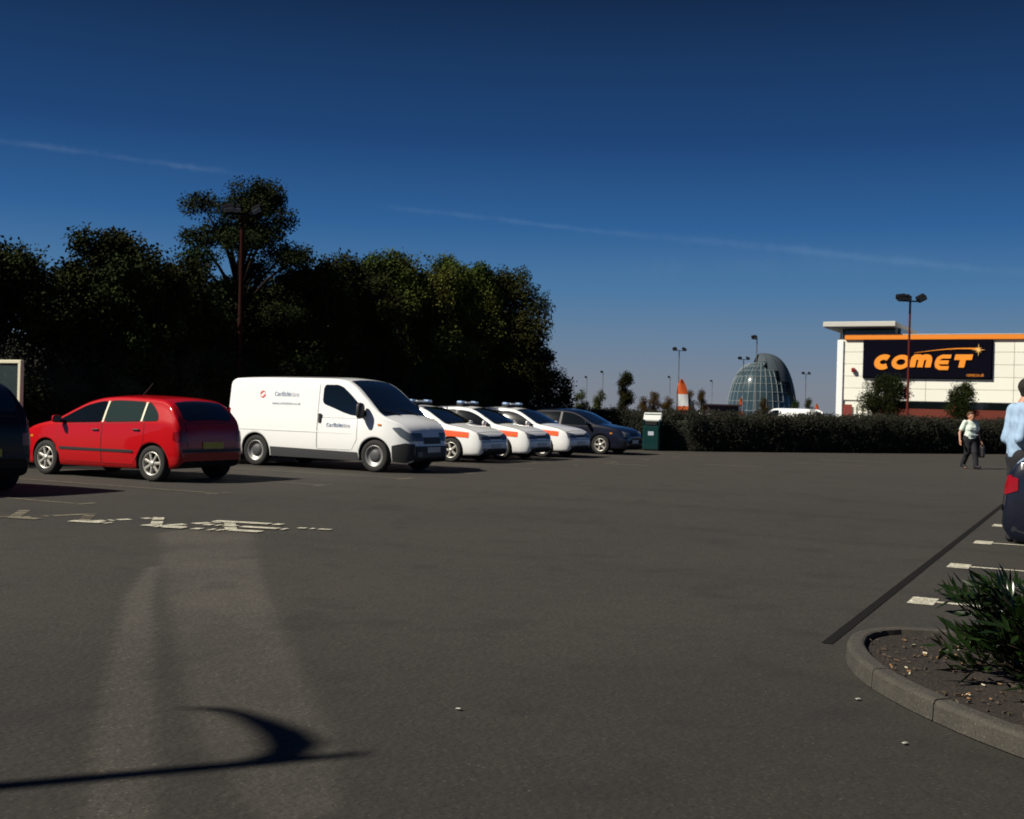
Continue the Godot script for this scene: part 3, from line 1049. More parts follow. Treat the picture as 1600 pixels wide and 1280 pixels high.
# bushy: round lobes down to the ground; layered: flat sprays on long limbs; slim: narrow column
func tree(called: String, label: String, category: String, at: Vector3, h: float, r: float, seed_: int, form: String, tint: Color, n: int, group := "", leaf := 1.0) -> Node3D:
	rng.seed = seed_
	var root := thing(called, label, category, at, rng.randf() * TAU, group)
	var st := tool()
	var low: float = {"bushy": 0.06, "layered": 0.18, "slim": 0.08, "ball": 0.42}[form] * h
	var lean := Vector3(rng.randfn() * 0.03, 0, rng.randfn() * 0.03) * h
	var tr := 0.02 * h + 0.02
	tube(st, [Vector3.ZERO, lean * 0.3 + Vector3(0, h * 0.3, 0), lean * 0.7 + Vector3(0, h * 0.65, 0), lean + Vector3(0, h * 0.95, 0)], [tr, tr * 0.75, tr * 0.45, tr * 0.1], 8)
	pst("trunk", st, M.bark, root)
	var lobes := []
	var nl := 40
	if form == "layered":
		nl = 46
	elif form == "slim":
		nl = 14
	for i in nl:
		var f := (i + rng.randf()) / nl
		var y := lerpf(low, h * 0.97, f)
		var rr := r
		var a := rng.randf() * TAU
		match form:
			"bushy": rr = r * sqrt(maxf(0.05, 1.0 - pow(absf(f - 0.42) / 0.6, 2.4)))
			"layered": rr = r * (0.2 + 1.0 * pow(1.0 - f, 0.9)) * (1.0 if f > 0.25 else 0.7)
			"slim": rr = r * sqrt(maxf(0.03, 1.0 - pow(absf(f - 0.4) / 0.62, 2.0)))
			"ball": rr = r * sqrt(maxf(0.05, 1.0 - pow(absf(f - 0.5) / 0.52, 2.0)))
		var out := rr * (rng.randf_range(0.5, 0.88) if form != "layered" else rng.randf_range(0.3, 1.12))
		var lr: float = r * (rng.randf_range(0.2, 0.36) if form != "layered" else rng.randf_range(0.1, 0.21))
		if form != "layered":
			y = minf(y, h - lr * 0.95)
			out = minf(out, maxf(rr - lr * 0.7, 0.1))
		lobes.append([Vector3(cos(a) * out, y, sin(a) * out) + lean * f, lr, f])
	if form == "bushy":
		# leading shoots that break the outline
		for i in 9:
			var a := rng.randf() * TAU
			var f := rng.randf_range(0.45, 1.0)
			var rr := r * sqrt(maxf(0.03, 1.0 - pow(absf(f - 0.42) / 0.6, 2.4)))
			lobes.append([Vector3(cos(a) * rr * 1.0, h * lerpf(0.5, 1.0, (f - 0.45) / 0.55), sin(a) * rr) + lean * f, r * rng.randf_range(0.09, 0.17), f])
	for i in lobes.size():
		if i % 3 != 0 and form != "layered":
			continue
		var c: Vector3 = lobes[i][0]
		var s0 := Vector3(0, c.y * 0.72, 0)
		st = tool()
		tube(st, [s0, s0.lerp(c, 0.5) + Vector3(0, 0.06 * h * (1 - lobes[i][2]), 0), c], [tr * 0.4, tr * 0.25, tr * 0.08], 5)
		pst("limb", st, M.bark, root)
	var places := []
	for i in n:
		var p: Vector3
		var q: Array = lobes[rng.randi() % lobes.size()]
		var g := (Vector3(rng.randfn(), rng.randfn(), rng.randfn()) * 0.55).limit_length(0.95)
		if form == "layered":
			g = Vector3(g.x * 1.25, g.y * 0.42 + 0.12 * (1.0 - g.length()), g.z * 1.25)
		p = q[0] + g * q[1]
		if rng.randf() < 0.3 and form != "layered":
			p = Vector3(p.x * 0.5, p.y, p.z * 0.5)
		p.y = maxf(p.y, 0.12)
		var v := rng.randf_range(0.7, 1.25) * (0.85 + 0.3 * fbm.get_noise_3dv((p + at) * 6.0))
		var warm := clampf(0.5 + fbm.get_noise_3dv((p + at * 3.0) * 9.0) * 1.2, 0, 1)
		places.append([p, rng.randf_range(0.75, 1.25) * leaf, Color(tint.r * v * lerpf(0.8, 1.35, warm), tint.g * v, tint.b * v)])
	crown_of(root, places, M.leaf)
	return root

func hedge(label: String, pts: Array, width: float, h: float, seed_: int, n: int) -> Node3D:
	rng.seed = seed_
	var root := thing("hedge", label, "hedge", Vector3.ZERO)
	var st := tool()
	var P := []
	var total := 0.0
	for i in pts.size() - 1:
		total += pts[i].distance_to(pts[i + 1])
	var steps := int(total / 0.35)
	var centre := []
	for i in steps + 1:
		var d := total * i / steps
		var k := 0
		while k < pts.size() - 2 and d > pts[k].distance_to(pts[k + 1]):
			d -= pts[k].distance_to(pts[k + 1])
			k += 1
		var dir: Vector3 = (pts[k + 1] - pts[k]).normalized()
		centre.append([pts[k] + dir * d, Vector3(-dir.z, 0, dir.x)])
	for i in centre.size():
		var c: Vector3 = centre[i][0]
		var s: Vector3 = centre[i][1]
		var row := []
		var e := 0.3 if i == 0 or i == centre.size() - 1 else 1.0
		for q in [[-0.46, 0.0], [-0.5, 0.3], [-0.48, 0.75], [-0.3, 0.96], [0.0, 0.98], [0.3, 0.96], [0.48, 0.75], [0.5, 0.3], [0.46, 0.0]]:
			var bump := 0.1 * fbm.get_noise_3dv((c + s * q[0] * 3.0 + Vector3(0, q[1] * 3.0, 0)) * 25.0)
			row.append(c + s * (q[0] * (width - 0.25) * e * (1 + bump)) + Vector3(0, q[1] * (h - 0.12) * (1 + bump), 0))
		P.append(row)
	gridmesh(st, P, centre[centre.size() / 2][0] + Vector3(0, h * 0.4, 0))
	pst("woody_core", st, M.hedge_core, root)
	var places := []
	for i in n:
		var c: Array = centre[rng.randi() % centre.size()]
		var a := rng.randf()
		var o: Vector2
		if a < 0.42:
			o = V(-0.5, rng.randf())
		elif a < 0.7:
			o = V(0.5, rng.randf())
		else:
			o = V(rng.randf_range(-0.5, 0.5), 1.0)
		var tangent := Vector3(c[1].z, 0, -c[1].x)
		var wob := 1.0 + 0.16 * fbm.get_noise_3dv(c[0] * 22.0) + 0.05 * fbm.get_noise_3dv(c[0] * 70.0)
		var p: Vector3 = c[0] + tangent * rng.randf_range(-0.2, 0.2) + c[1] * (o.x * width * rng.randf_range(0.85, 1.04)) + Vector3(0, o.y * h * wob * rng.randf_range(0.94, 1.03), 0)
		p.y = maxf(p.y, 0.08)
		var v := rng.randf_range(0.6, 1.3)
		places.append([p, rng.randf_range(0.55, 0.9), Color(v * rng.randf_range(0.9, 1.3), v, v * 0.9)])
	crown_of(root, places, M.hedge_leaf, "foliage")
	return root

# ---------------------------------------------------------------- figures: capsules joined smoothly, then surface nets
class Field:
	var o: Vector3
	var c: float
	var n: Vector3i
	var v: PackedFloat32Array
	func _init(lo: Vector3, hi: Vector3, cell: float) -> void:
		o = lo
		c = cell
		n = Vector3i(((hi - lo) / cell).ceil()) + Vector3i.ONE * 2
		v.resize(n.x * n.y * n.z)
		v.fill(1.0)
	func cap(a: Vector3, b: Vector3, ra: float, rb: float, k := 0.03, flat := 1.0) -> void:
		var m: float = maxf(ra, rb) + k + c * 2
		var lo := Vector3i(((a.min(b) - Vector3.ONE * m - o) / c).floor()).clamp(Vector3i.ZERO, n - Vector3i.ONE)
		var hi := Vector3i(((a.max(b) + Vector3.ONE * m - o) / c).ceil()).clamp(Vector3i.ZERO, n - Vector3i.ONE)
		var sc := Vector3(1, 1, 1.0 / flat)
		var a2 := a * sc
		var ab := b * sc - a2
		var l2: float = maxf(ab.length_squared(), 1e-9)
		for z in range(lo.z, hi.z + 1):
			for y in range(lo.y, hi.y + 1):
				var i := (z * n.y + y) * n.x + lo.x
				for x in range(lo.x, hi.x + 1):
					var p := (o + Vector3(x, y, z) * c) * sc - a2
					var t := clampf(p.dot(ab) / l2, 0, 1)
					var d := ((p - ab * t).length() - lerpf(ra, rb, t)) * (flat if flat < 1 else 1.0)
					var e := v[i]
					var h: float = maxf(k - absf(d - e), 0.0) / k
					v[i] = minf(d, e) - h * h * k * 0.25
					i += 1
	func cut(normal: Vector3, at: Vector3) -> void:   # keep the side the normal points away from
		for z in n.z:
			for y in n.y:
				for x in n.x:
					var i := (z * n.y + y) * n.x + x
					v[i] = maxf(v[i], (o + Vector3(x, y, z) * c - at).dot(normal))
	func wrinkle(nz: FastNoiseLite, amp: float, fr: float) -> void:
		for z in n.z:
			for y in n.y:
				for x in n.x:
					var i := (z * n.y + y) * n.x + x
					if absf(v[i]) < 0.06:
						v[i] += amp * nz.get_noise_3d(x * c * fr * 1.6, y * c * fr, z * c * fr * 1.6)
	func mesh(st: SurfaceTool) -> void:
		st.set_smooth_group(0)
		var at := {}
		for z in n.z - 1:
			for y in n.y - 1:
				for x in n.x - 1:
					var i := (z * n.y + y) * n.x + x
					var neg := 0
					var s := Vector3.ZERO
					var cnt := 0
					var q := []
					for kk in 8:
						var val := v[i + (kk & 1) + ((kk >> 1) & 1) * n.x + (kk >> 2) * n.x * n.y]
						q.append(val)
						if val < 0:
							neg += 1
					if neg == 0 or neg == 8:
						continue
					for e in [[0, 1], [2, 3], [4, 5], [6, 7], [0, 2], [1, 3], [4, 6], [5, 7], [0, 4], [1, 5], [2, 6], [3, 7]]:
						var va: float = q[e[0]]
						var vb: float = q[e[1]]
						if (va < 0) != (vb < 0):
							var t := va / (va - vb)
							var pa := Vector3(e[0] & 1, (e[0] >> 1) & 1, e[0] >> 2)
							var pb := Vector3(e[1] & 1, (e[1] >> 1) & 1, e[1] >> 2)
							s += pa.lerp(pb, t)
							cnt += 1
					at[i] = o + (Vector3(x, y, z) + s / cnt) * c
		var dx := 1
		var dy := n.x
		var dz := n.x * n.y
		for z in range(1, n.z - 1):
			for y in range(1, n.y - 1):
				for x in range(1, n.x - 1):
					var i := (z * n.y + y) * n.x + x
					var a := v[i] < 0
					for ax in [[dx, dy, dz], [dy, dz, dx], [dz, dx, dy]]:
						if a == (v[i + ax[0]] < 0):
							continue
						var p0 = at.get(i)
						var p1 = at.get(i - ax[1])
						var p2 = at.get(i - ax[1] - ax[2])
						var p3 = at.get(i - ax[2])
						if p0 == null or p1 == null or p2 == null or p3 == null:
							continue
						if a:
							for p in [p0, p2, p1, p0, p3, p2]:
								st.add_vertex(p)
						else:
							for p in [p0, p1, p2, p0, p2, p3]:
								st.add_vertex(p)

func hand(st: SurfaceTool, wrist: Vector3, down: Vector3, palm: Vector3, curl: float, thumb_side: float) -> void:
	# down: along the hand, palm: the way the palm faces
	var side := down.cross(palm).normalized() * thumb_side
	var f := Field.new(wrist - Vector3.ONE * 0.12 + down * 0.09, wrist + Vector3.ONE * 0.12 + down * 0.09, 0.0045)
	f.cap(wrist - down * 0.02, wrist + down * 0.02, 0.026, 0.026, 0.02)
	for i in 4:
		var off := side * (0.03 - 0.02 * i)
		f.cap(wrist + down * 0.015 + off * 0.5, wrist + down * 0.085 + off, 0.017, 0.013, 0.015)
		var l: float = [0.072, 0.082, 0.076, 0.058][i]
		var p := wrist + down * 0.088 + off * 1.05
		var d := down
		for j in 3:
			d = (d + palm * curl).normalized()
			var q: Vector3 = p + d * l * [0.45, 0.32, 0.23][j]
			f.cap(p, q, 0.0095 - 0.001 * j, 0.0085 - 0.001 * j, 0.004)
			p = q
	var t0 := wrist + down * 0.03 + side * 0.03
	var t1 := t0 + (down * 0.7 + side * 0.7 + palm * 0.3).normalized() * 0.042
	f.cap(wrist + down * 0.015 + side * 0.015, t0, 0.017, 0.014, 0.015)
	f.cap(t0, t1, 0.013, 0.0105, 0.008)
	f.cap(t1, t1 + (down + palm * 0.3).normalized() * 0.032, 0.0105, 0.008, 0.006)
	f.mesh(st)

# J: joints in the figure's own axes: +z is the way it faces, +x its left
func figure(root: Node3D, J: Dictionary, b: Dictionary) -> void:
	var st := tool()
	var lo := Vector3(-0.5, -0.02, -0.45)
	var hi := Vector3(0.5, J.crown.y + 0.05, 0.45)
	var f := Field.new(lo, hi, 0.0125)
	for s in ["l", "r"]:
		f.cap(J["hip_" + s], J["knee_" + s], b.thigh, b.thigh * 0.68, 0.04)
		f.cap(J["knee_" + s], J["ankle_" + s], b.thigh * 0.64, b.thigh * 0.4, 0.03)
		f.cap(J["ankle_" + s], J["toe_" + s], 0.042, 0.03, 0.03)
		f.cap(J["shoulder_" + s], J["elbow_" + s], b.arm, b.arm * 0.78, 0.035)
		f.cap(J["elbow_" + s], J["wrist_" + s], b.arm * 0.78, b.arm * 0.52, 0.02)
	f.cap(J.pelvis - Vector3(b.hipw, 0, 0), J.pelvis + Vector3(b.hipw, 0, 0), b.hip, b.hip, 0.05, 0.78)
	f.cap(J.pelvis, J.waist, b.hip * 1.12, b.waist, 0.05, 0.72)
	f.cap(J.waist, J.chest, b.waist, b.chest, 0.06, 0.68)
	f.cap(J.shoulder_l, J.shoulder_r, b.arm * 1.15, b.arm * 1.15, 0.07)
	f.cap(J.chest, J.neck, b.chest * 0.8, 0.06, 0.06, 0.8)
	f.cap(J.neck, J.head, 0.052, 0.055, 0.03)
	f.mesh(st)
	# head on a finer grid
	var hc: Vector3 = J.head
	var fw: Vector3 = J.look
	var sd := Vector3.UP.cross(fw).normalized()
	var g := Field.new(hc - Vector3.ONE * 0.17, hc + Vector3.ONE * 0.17, 0.006)
	g.cap(hc + Vector3(0, 0.035, 0) - fw * 0.02, hc + Vector3(0, 0.02, 0) + fw * 0.015, 0.088, 0.08, 0.03)
	g.cap(hc - Vector3(0, 0.02, 0) + fw * 0.03, hc - Vector3(0, 0.085, 0) + fw * 0.055, 0.06, 0.034, 0.04)
	g.cap(hc + Vector3(0, 0.01, 0) + fw * 0.085, hc - Vector3(0, 0.03, 0) + fw * 0.104, 0.011, 0.016, 0.015)
	g.cap(hc - Vector3(0, 0.062, 0) + fw * 0.082 - sd * 0.018, hc - Vector3(0, 0.062, 0) + fw * 0.082 + sd * 0.018, 0.011, 0.011, 0.01)
	for s in [-1.0, 1.0]:
		g.cap(hc + sd * 0.08 * s + Vector3(0, 0.02, 0) - fw * 0.01, hc + sd * 0.078 * s - Vector3(0, 0.025, 0), 0.016, 0.012, 0.01)
		g.cap(hc + fw * 0.078 + sd * 0.02 * s + Vector3(0, 0.026, 0), hc + fw * 0.07 + sd * 0.05 * s + Vector3(0, 0.026, 0), 0.012, 0.012, 0.012)
	g.cap(hc - Vector3(0, 0.1, 0), J.neck, 0.05, 0.056, 0.03)
	g.mesh(st)
	for s in ["l", "r"]:
		var dn: Vector3 = (J["wrist_" + s] - J["elbow_" + s]).normalized()
		var inw := Vector3(-1 if s == "l" else 1, 0, 0.2)
		inw = (inw - dn * inw.dot(dn)).normalized()
		hand(st, J["wrist_" + s], dn, inw, b.get("curl_" + s, 0.25), -1.0 if s == "l" else 1.0)
	pst("body", st, M.skin, root)
	# hair
	st = tool()
	g = Field.new(hc - Vector3.ONE * 0.19, hc + Vector3.ONE * 0.19, 0.007)
	g.cap(hc + Vector3(0, 0.05, 0) - fw * 0.03, hc + Vector3(0, 0.055, 0) + fw * 0.02, 0.098, 0.088, 0.03)
	g.cap(hc + Vector3(0, 0.02, 0) - fw * 0.045, hc - Vector3(0, b.hair_low, 0) - fw * 0.05, 0.088, 0.058, 0.03)
	g.cut((fw - Vector3.UP * 0.95).normalized(), hc + fw * 0.055 + Vector3(0, 0.062, 0))
	g.mesh(st)
	pst("hair", st, b.hair, root)
	# eyes
	for s in [-1.0, 1.0]:
		st = tool()
		lathe(st, [V(0, -0.009), V(0.008, -0.004), V(0.008, 0.004), V(0, 0.009)], 8, Transform3D(Basis.IDENTITY, hc + fw * 0.083 + sd * 0.032 * s + Vector3(0, 0.008, 0)))
		pst("eye", st, M.hair, root)
	# trousers
	st = tool()
	f = Field.new(lo, Vector3(0.5, J.waist.y + 0.12, 0.45), 0.014)
	for s in ["l", "r"]:
		f.cap(J["hip_" + s], J["knee_" + s], b.thigh + 0.018, b.thigh * 0.68 + 0.026, 0.04)
		f.cap(J["knee_" + s], J["ankle_" + s] - Vector3(0, 0.02, 0), b.thigh * 0.66 + 0.026, b.thigh * 0.5 + 0.028, 0.03)
	f.cap(J.pelvis - Vector3(b.hipw, 0, 0), J.pelvis + Vector3(b.hipw, 0, 0), b.hip + 0.014, b.hip + 0.014, 0.05, 0.8)
	f.cap(J.pelvis, J.waist, b.hip * 1.12 + 0.014, b.waist + 0.014, 0.05, 0.75)
	f.wrinkle(fbm, 0.012, 150.0)
	f.cut(Vector3.UP, J.waist + Vector3(0, 0.03, 0))
	f.cut(Vector3.DOWN, Vector3(0, 0.035, 0))
	f.mesh(st)
	pst("trousers", st, M.dark_cloth, root)
	# top
	st = tool()
	f = Field.new(Vector3(-0.5, J.pelvis.y - 0.15, -0.4), Vector3(0.5, J.crown.y, 0.4), 0.0125)
	f.cap(J.pelvis + Vector3(0, 0.03, 0), J.waist, b.hip * 1.16 + 0.034, b.waist + 0.034, 0.05, 0.8)
	f.cap(J.waist, J.chest, b.waist + 0.03, b.chest + 0.022, 0.06, 0.74)
	f.cap(J.chest, J.neck, b.chest * 0.8 + 0.02, 0.062, 0.05, 0.85)
	f.cap(J.shoulder_l, J.shoulder_r, b.arm * 1.15 + 0.016, b.arm * 1.15 + 0.016, 0.06)
	if b.has("bust"):
		for s in [-1.0, 1.0]:
			f.cap(J.chest + Vector3(0.07 * s, -0.03, 0.07), J.chest + Vector3(0.06 * s, -0.05, 0.085), 0.075, 0.07, 0.05)
	for s in ["l", "r"]:
		var e: Vector3 = J["elbow_" + s]
		if b.long_sleeves:
			f.cap(J["shoulder_" + s], e, b.arm + 0.022, b.arm * 0.8 + 0.024, 0.04)
			f.cap(e, J["wrist_" + s].lerp(e, 0.06), b.arm * 0.8 + 0.024, b.arm * 0.52 + 0.016, 0.02)
		else:
			f.cap(J["shoulder_" + s], J["shoulder_" + s].lerp(e, 0.62), b.arm + 0.018, b.arm + 0.022, 0.04)
	f.wrinkle(fbm, 0.015, 170.0)
	f.cut(Vector3.DOWN, Vector3(0, b.hem, 0))
	f.cut(Vector3(0, 1, 0.15).normalized(), J.neck + Vector3(0, 0.012, 0))
	f.mesh(st)
	var top := pst("shirt", st, b.top, root)
	if b.has("chest_print"):
		for yy in [[-0.02, 0.2], [-0.075, 0.24], [-0.22, 0.28]]:
			boxpart("print_band", J.chest + Vector3(0, yy[0], 0.14 if yy[0] > -0.1 else 0.155), Vector3(yy[1], 0.022, 0.03), M.print_pale, top, 0.008)
	# shoes
	for s in ["l", "r"]:
		st = tool()
		var a: Vector3 = J["ankle_" + s]
		var t: Vector3 = J["toe_" + s]
		f = Field.new(a.min(t) - Vector3(0.08, 0.12, 0.1), a.max(t) + Vector3(0.08, 0.08, 0.1), 0.01)
		f.cap(a - Vector3(0, 0.03, 0) - (t - a).normalized() * 0.03, a.lerp(t, 0.5) - Vector3(0, 0.012, 0), 0.05, 0.046, 0.03)
		f.cap(a.lerp(t, 0.5) - Vector3(0, 0.012, 0), t, 0.046, 0.04, 0.03)
		f.cut(Vector3.DOWN, Vector3(0, minf(a.y - 0.075, 0.0) if a.y < 0.08 else a.y - 0.08, 0))
		f.mesh(st)
		pst("shoe", st, M.leather, root)

func joints(h: float, sh: float, hw: float) -> Dictionary:
	return {
		"crown": Vector3(0, h, 0), "head": Vector3(0, h - 0.125, 0.02), "neck": Vector3(0, h * 0.852, -0.01),
		"chest": Vector3(0, h * 0.735, 0), "waist": Vector3(0, h * 0.615, 0), "pelvis": Vector3(0, h * 0.525, 0),
		"shoulder_l": Vector3(sh, h * 0.812, -0.01), "shoulder_r": Vector3(-sh, h * 0.812, -0.01),
		"elbow_l": Vector3(sh + 0.06, h * 0.63, -0.03), "elbow_r": Vector3(-sh - 0.06, h * 0.63, -0.03),
		"wrist_l": Vector3(sh + 0.09, h * 0.485, 0.04), "wrist_r": Vector3(-sh - 0.09, h * 0.485, 0.04),
		"hip_l": Vector3(hw, h * 0.515, 0), "hip_r": Vector3(-hw, h * 0.515, 0),
		"knee_l": Vector3(hw + 0.005, h * 0.285, 0.01), "knee_r": Vector3(-hw - 0.005, h * 0.285, 0.01),
		"ankle_l": Vector3(hw + 0.01, 0.075, -0.02), "ankle_r": Vector3(-hw - 0.01, 0.075, -0.02),
		"toe_l": Vector3(hw + 0.025, 0.035, 0.15), "toe_r": Vector3(-hw - 0.025, 0.035, 0.15),
		"look": Vector3(0, 0, 1),
	}

# ---------------------------------------------------------------- sky
func sky_at(e: float) -> Vector3:
	# linear radiance over the sine-ish height above the horizon (degrees)
	var ks := [[-90.0, 0.04, 0.038, 0.035], [-6.0, 0.055, 0.055, 0.058], [-0.5, 0.165, 0.178, 0.206], [0.0, 0.165, 0.178, 0.206], [1.5, 0.15, 0.178, 0.222], [3.5, 0.106, 0.17, 0.255], [6.0, 0.054, 0.142, 0.275], [9.0, 0.023, 0.09, 0.232], [13.0, 0.011, 0.046, 0.14], [19.5, 0.0055, 0.019, 0.058], [40.0, 0.005, 0.016, 0.053], [90.0, 0.0045, 0.013, 0.048]]
	for i in ks.size() - 1:
		if e <= ks[i + 1][0]:
			var t: float = (e - ks[i][0]) / (ks[i + 1][0] - ks[i][0])
			return Vector3(ks[i][1], ks[i][2], ks[i][3]).lerp(Vector3(ks[i + 1][1], ks[i + 1][2], ks[i + 1][3]), t)
	return Vector3(0.006, 0.017, 0.07)

func make_sky() -> Sky:
	var w := 4096
	var h := 2048
	var img := Image.create(w, h, false, Image.FORMAT_RGBF)
	for y in h:
		var c := sky_at(90.0 - (y + 0.5) * 180.0 / h)
		img.fill_rect(Rect2i(0, y, w, 1), Color(c.x, c.y, c.z))
	# contrails: straight lines high up, as arcs through two directions; [dir a, dir b, half width in degrees, strength]
	var trails := [[Vector2(-0.50, 0.226), Vector2(-0.225, 0.195), 0.10, 0.026], [Vector2(-0.135, 0.174), Vector2(0.13, 0.150), 0.09, 0.02], [Vector2(0.06, 0.157), Vector2(0.50, 0.124), 0.16, 0.02], [Vector2(-0.02, 0.118), Vector2(0.40, 0.139), 0.5, 0.006]]
	for t in trails:
		var a := Vector3(t[0].x, t[0].y, -1).normalized()
		var b := Vector3(t[1].x, t[1].y, -1).normalized()
		var last := -1
		for k in 4000:
			var f := k / 4000.0
			var dir := a.slerp(b, f)
			var px := posmod(int(fposmod(atan2(dir.x, -dir.z) / TAU, 1.0) * w), w)
			if px == last:
				continue
			last = px
			var wob := fbm.get_noise_2d(f * 160.0, t[0].x * 999.0) + 0.3 * fbm.get_noise_2d(f * 1900.0, 55.0)
			var fade := smoothstep(0.0, 0.2, f) * smoothstep(1.0, 0.8, f) * clampf(0.75 + 0.9 * wob, 0.15, 1.5)
			var py := (0.5 - asin(dir.y) / PI) * h + 0.8 * fbm.get_noise_1d(f * 300.0)
			var r: float = t[2] / 180.0 * h * (1.0 + 0.6 * fbm.get_noise_2d(f * 700.0, 7.0))
			for oy in range(-int(r * 2.5) - 1, int(r * 2.5) + 2):
				var yy := int(py) + oy
				var d := (yy + 0.5 - py) / maxf(r, 0.5)
				var s: float = t[3] * fade * exp(-d * d)
				var c := img.get_pixel(px, yy)
				img.set_pixel(px, yy, Color(c.r + s * 0.85, c.g + s, c.b + s * 1.02))
	var p := PanoramaSkyMaterial.new()
	p.panorama = ImageTexture.create_from_image(img)
	var s := Sky.new()
	s.sky_material = p
	return s

# ---------------------------------------------------------------- ground
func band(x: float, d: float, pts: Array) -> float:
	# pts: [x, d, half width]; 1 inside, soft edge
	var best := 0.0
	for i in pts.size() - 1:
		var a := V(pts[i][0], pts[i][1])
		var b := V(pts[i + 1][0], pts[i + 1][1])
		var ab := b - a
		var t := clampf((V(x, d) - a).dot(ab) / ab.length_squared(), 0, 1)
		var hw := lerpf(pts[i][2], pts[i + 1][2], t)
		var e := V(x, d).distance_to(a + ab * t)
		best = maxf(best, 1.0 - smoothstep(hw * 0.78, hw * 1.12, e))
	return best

func ground() -> void:
	var st := tool()
	var xs := []
	var ds := []
	var seg := [[-95.0, -16.0, 2.5], [-16.0, -8.0, 0.6], [-8.0, -4.0, 0.12], [-4.0, -0.2, 0.05], [-0.2, 6.0, 0.12], [6.0, 22.0, 0.5], [22.0, 130.0, 4.0]]
	for q in seg:
		var v: float = q[0]
		while v < q[1] - 0.01:
			xs.append(v)
			v += q[2]
	xs.append(130.0)
	for q in [[-25.0, 2.0, 1.5], [2.0, 3.4, 0.11], [3.4, 9.0, 0.06], [9.0, 14.0, 0.11], [14.0, 30.0, 0.35], [30.0, 60.0, 0.8], [60.0, 300.0, 8.0]]:
		var v: float = q[0]
		while v < q[1] - 0.01:
			ds.append(v)
			v += q[2]
	var nx := xs.size()
	for d in ds:
		for x in xs:
			var big := fbm.get_noise_2d(x * 2.2, d * 2.2)
			var mid := fbm.get_noise_2d(x * 14.0 + 900, d * 14.0)
			var f := 1.0 + 0.16 * big + 0.10 * mid
			# windscreen reflections painted as pale strips, and the darker wheel lines along the aisle
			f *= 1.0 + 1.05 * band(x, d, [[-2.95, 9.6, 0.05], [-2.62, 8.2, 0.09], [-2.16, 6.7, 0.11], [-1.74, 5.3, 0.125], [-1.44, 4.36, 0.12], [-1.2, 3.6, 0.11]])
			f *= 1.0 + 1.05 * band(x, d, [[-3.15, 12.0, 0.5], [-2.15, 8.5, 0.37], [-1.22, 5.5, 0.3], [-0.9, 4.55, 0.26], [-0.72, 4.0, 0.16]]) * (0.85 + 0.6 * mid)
			var across: float = (x * 0.459 + d * 0.889)
			var along: float = (x * 0.889 - d * 0.459)
			var jn := fbm.get_noise_1d(along * 6.0) * 0.5
			for q in [[13.2, 0.2], [16.4, 0.26], [19.6, 0.22], [9.6, 0.14]]:
				var e: float = (across + jn - q[0]) / 0.2
				f *= 1.0 - q[1] * exp(-e * e)
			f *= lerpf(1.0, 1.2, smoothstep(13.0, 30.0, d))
			# darker tarmac round the corner bed; vignette darkening painted along the near edge
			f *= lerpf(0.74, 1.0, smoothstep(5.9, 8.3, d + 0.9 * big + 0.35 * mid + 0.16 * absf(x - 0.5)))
			var spot := fbm.get_noise_2d(x * 30.0 - 500, d * 30.0)
			f *= 1.0 - 0.22 * smoothstep(0.28, 0.45, spot)
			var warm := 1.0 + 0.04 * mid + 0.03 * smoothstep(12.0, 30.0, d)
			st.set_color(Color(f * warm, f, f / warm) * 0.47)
			st.set_uv(V(x, d))
			st.add_vertex(gp(x, d))
	for j in ds.size() - 1:
		for i in nx - 1:
			var a := j * nx + i
			for k in [a, a + nx + 1, a + 1, a, a + nx, a + nx + 1]:
				st.add_index(k)
	st.generate_normals()
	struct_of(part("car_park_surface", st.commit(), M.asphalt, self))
	var g := MeshInstance3D.new()
	var pm := PlaneMesh.new()
	pm.size = Vector2(6000, 6000)
	g.mesh = pm
	g.material_override = M.grass
	put(g, "ground", self)
	g.position = Vector3(0, -0.06, 0)
	struct_of(g)

# flat patch of paint from four ground corners
func paint_quad(st: SurfaceTool, c: Vector3, along: Vector3, l: float, w: float, y := 0.004, worn := 0.0) -> void:
	var s := Vector3(-along.z, 0, along.x) * w * 0.5
	var a := c - along * l * 0.5
	var b := c + along * l * 0.5
	var n := maxi(1, int(l / (0.25 if worn == 0.0 else 0.05)))
	for i in n:
		var p := a.lerp(b, i / float(n))
		var q := a.lerp(b, (i + 1) / float(n))
		if worn > 0.0 and rng.randf() < worn:
			continue
		var e0 := 1.0 + rng.randf_range(-0.05, 0.05)
		var up := Vector3(0, y, 0)
		tri(st, p - s * e0 + up, q - s + up, q + s + up)
		tri(st, p - s * e0 + up, q + s + up, p + s * e0 + up)

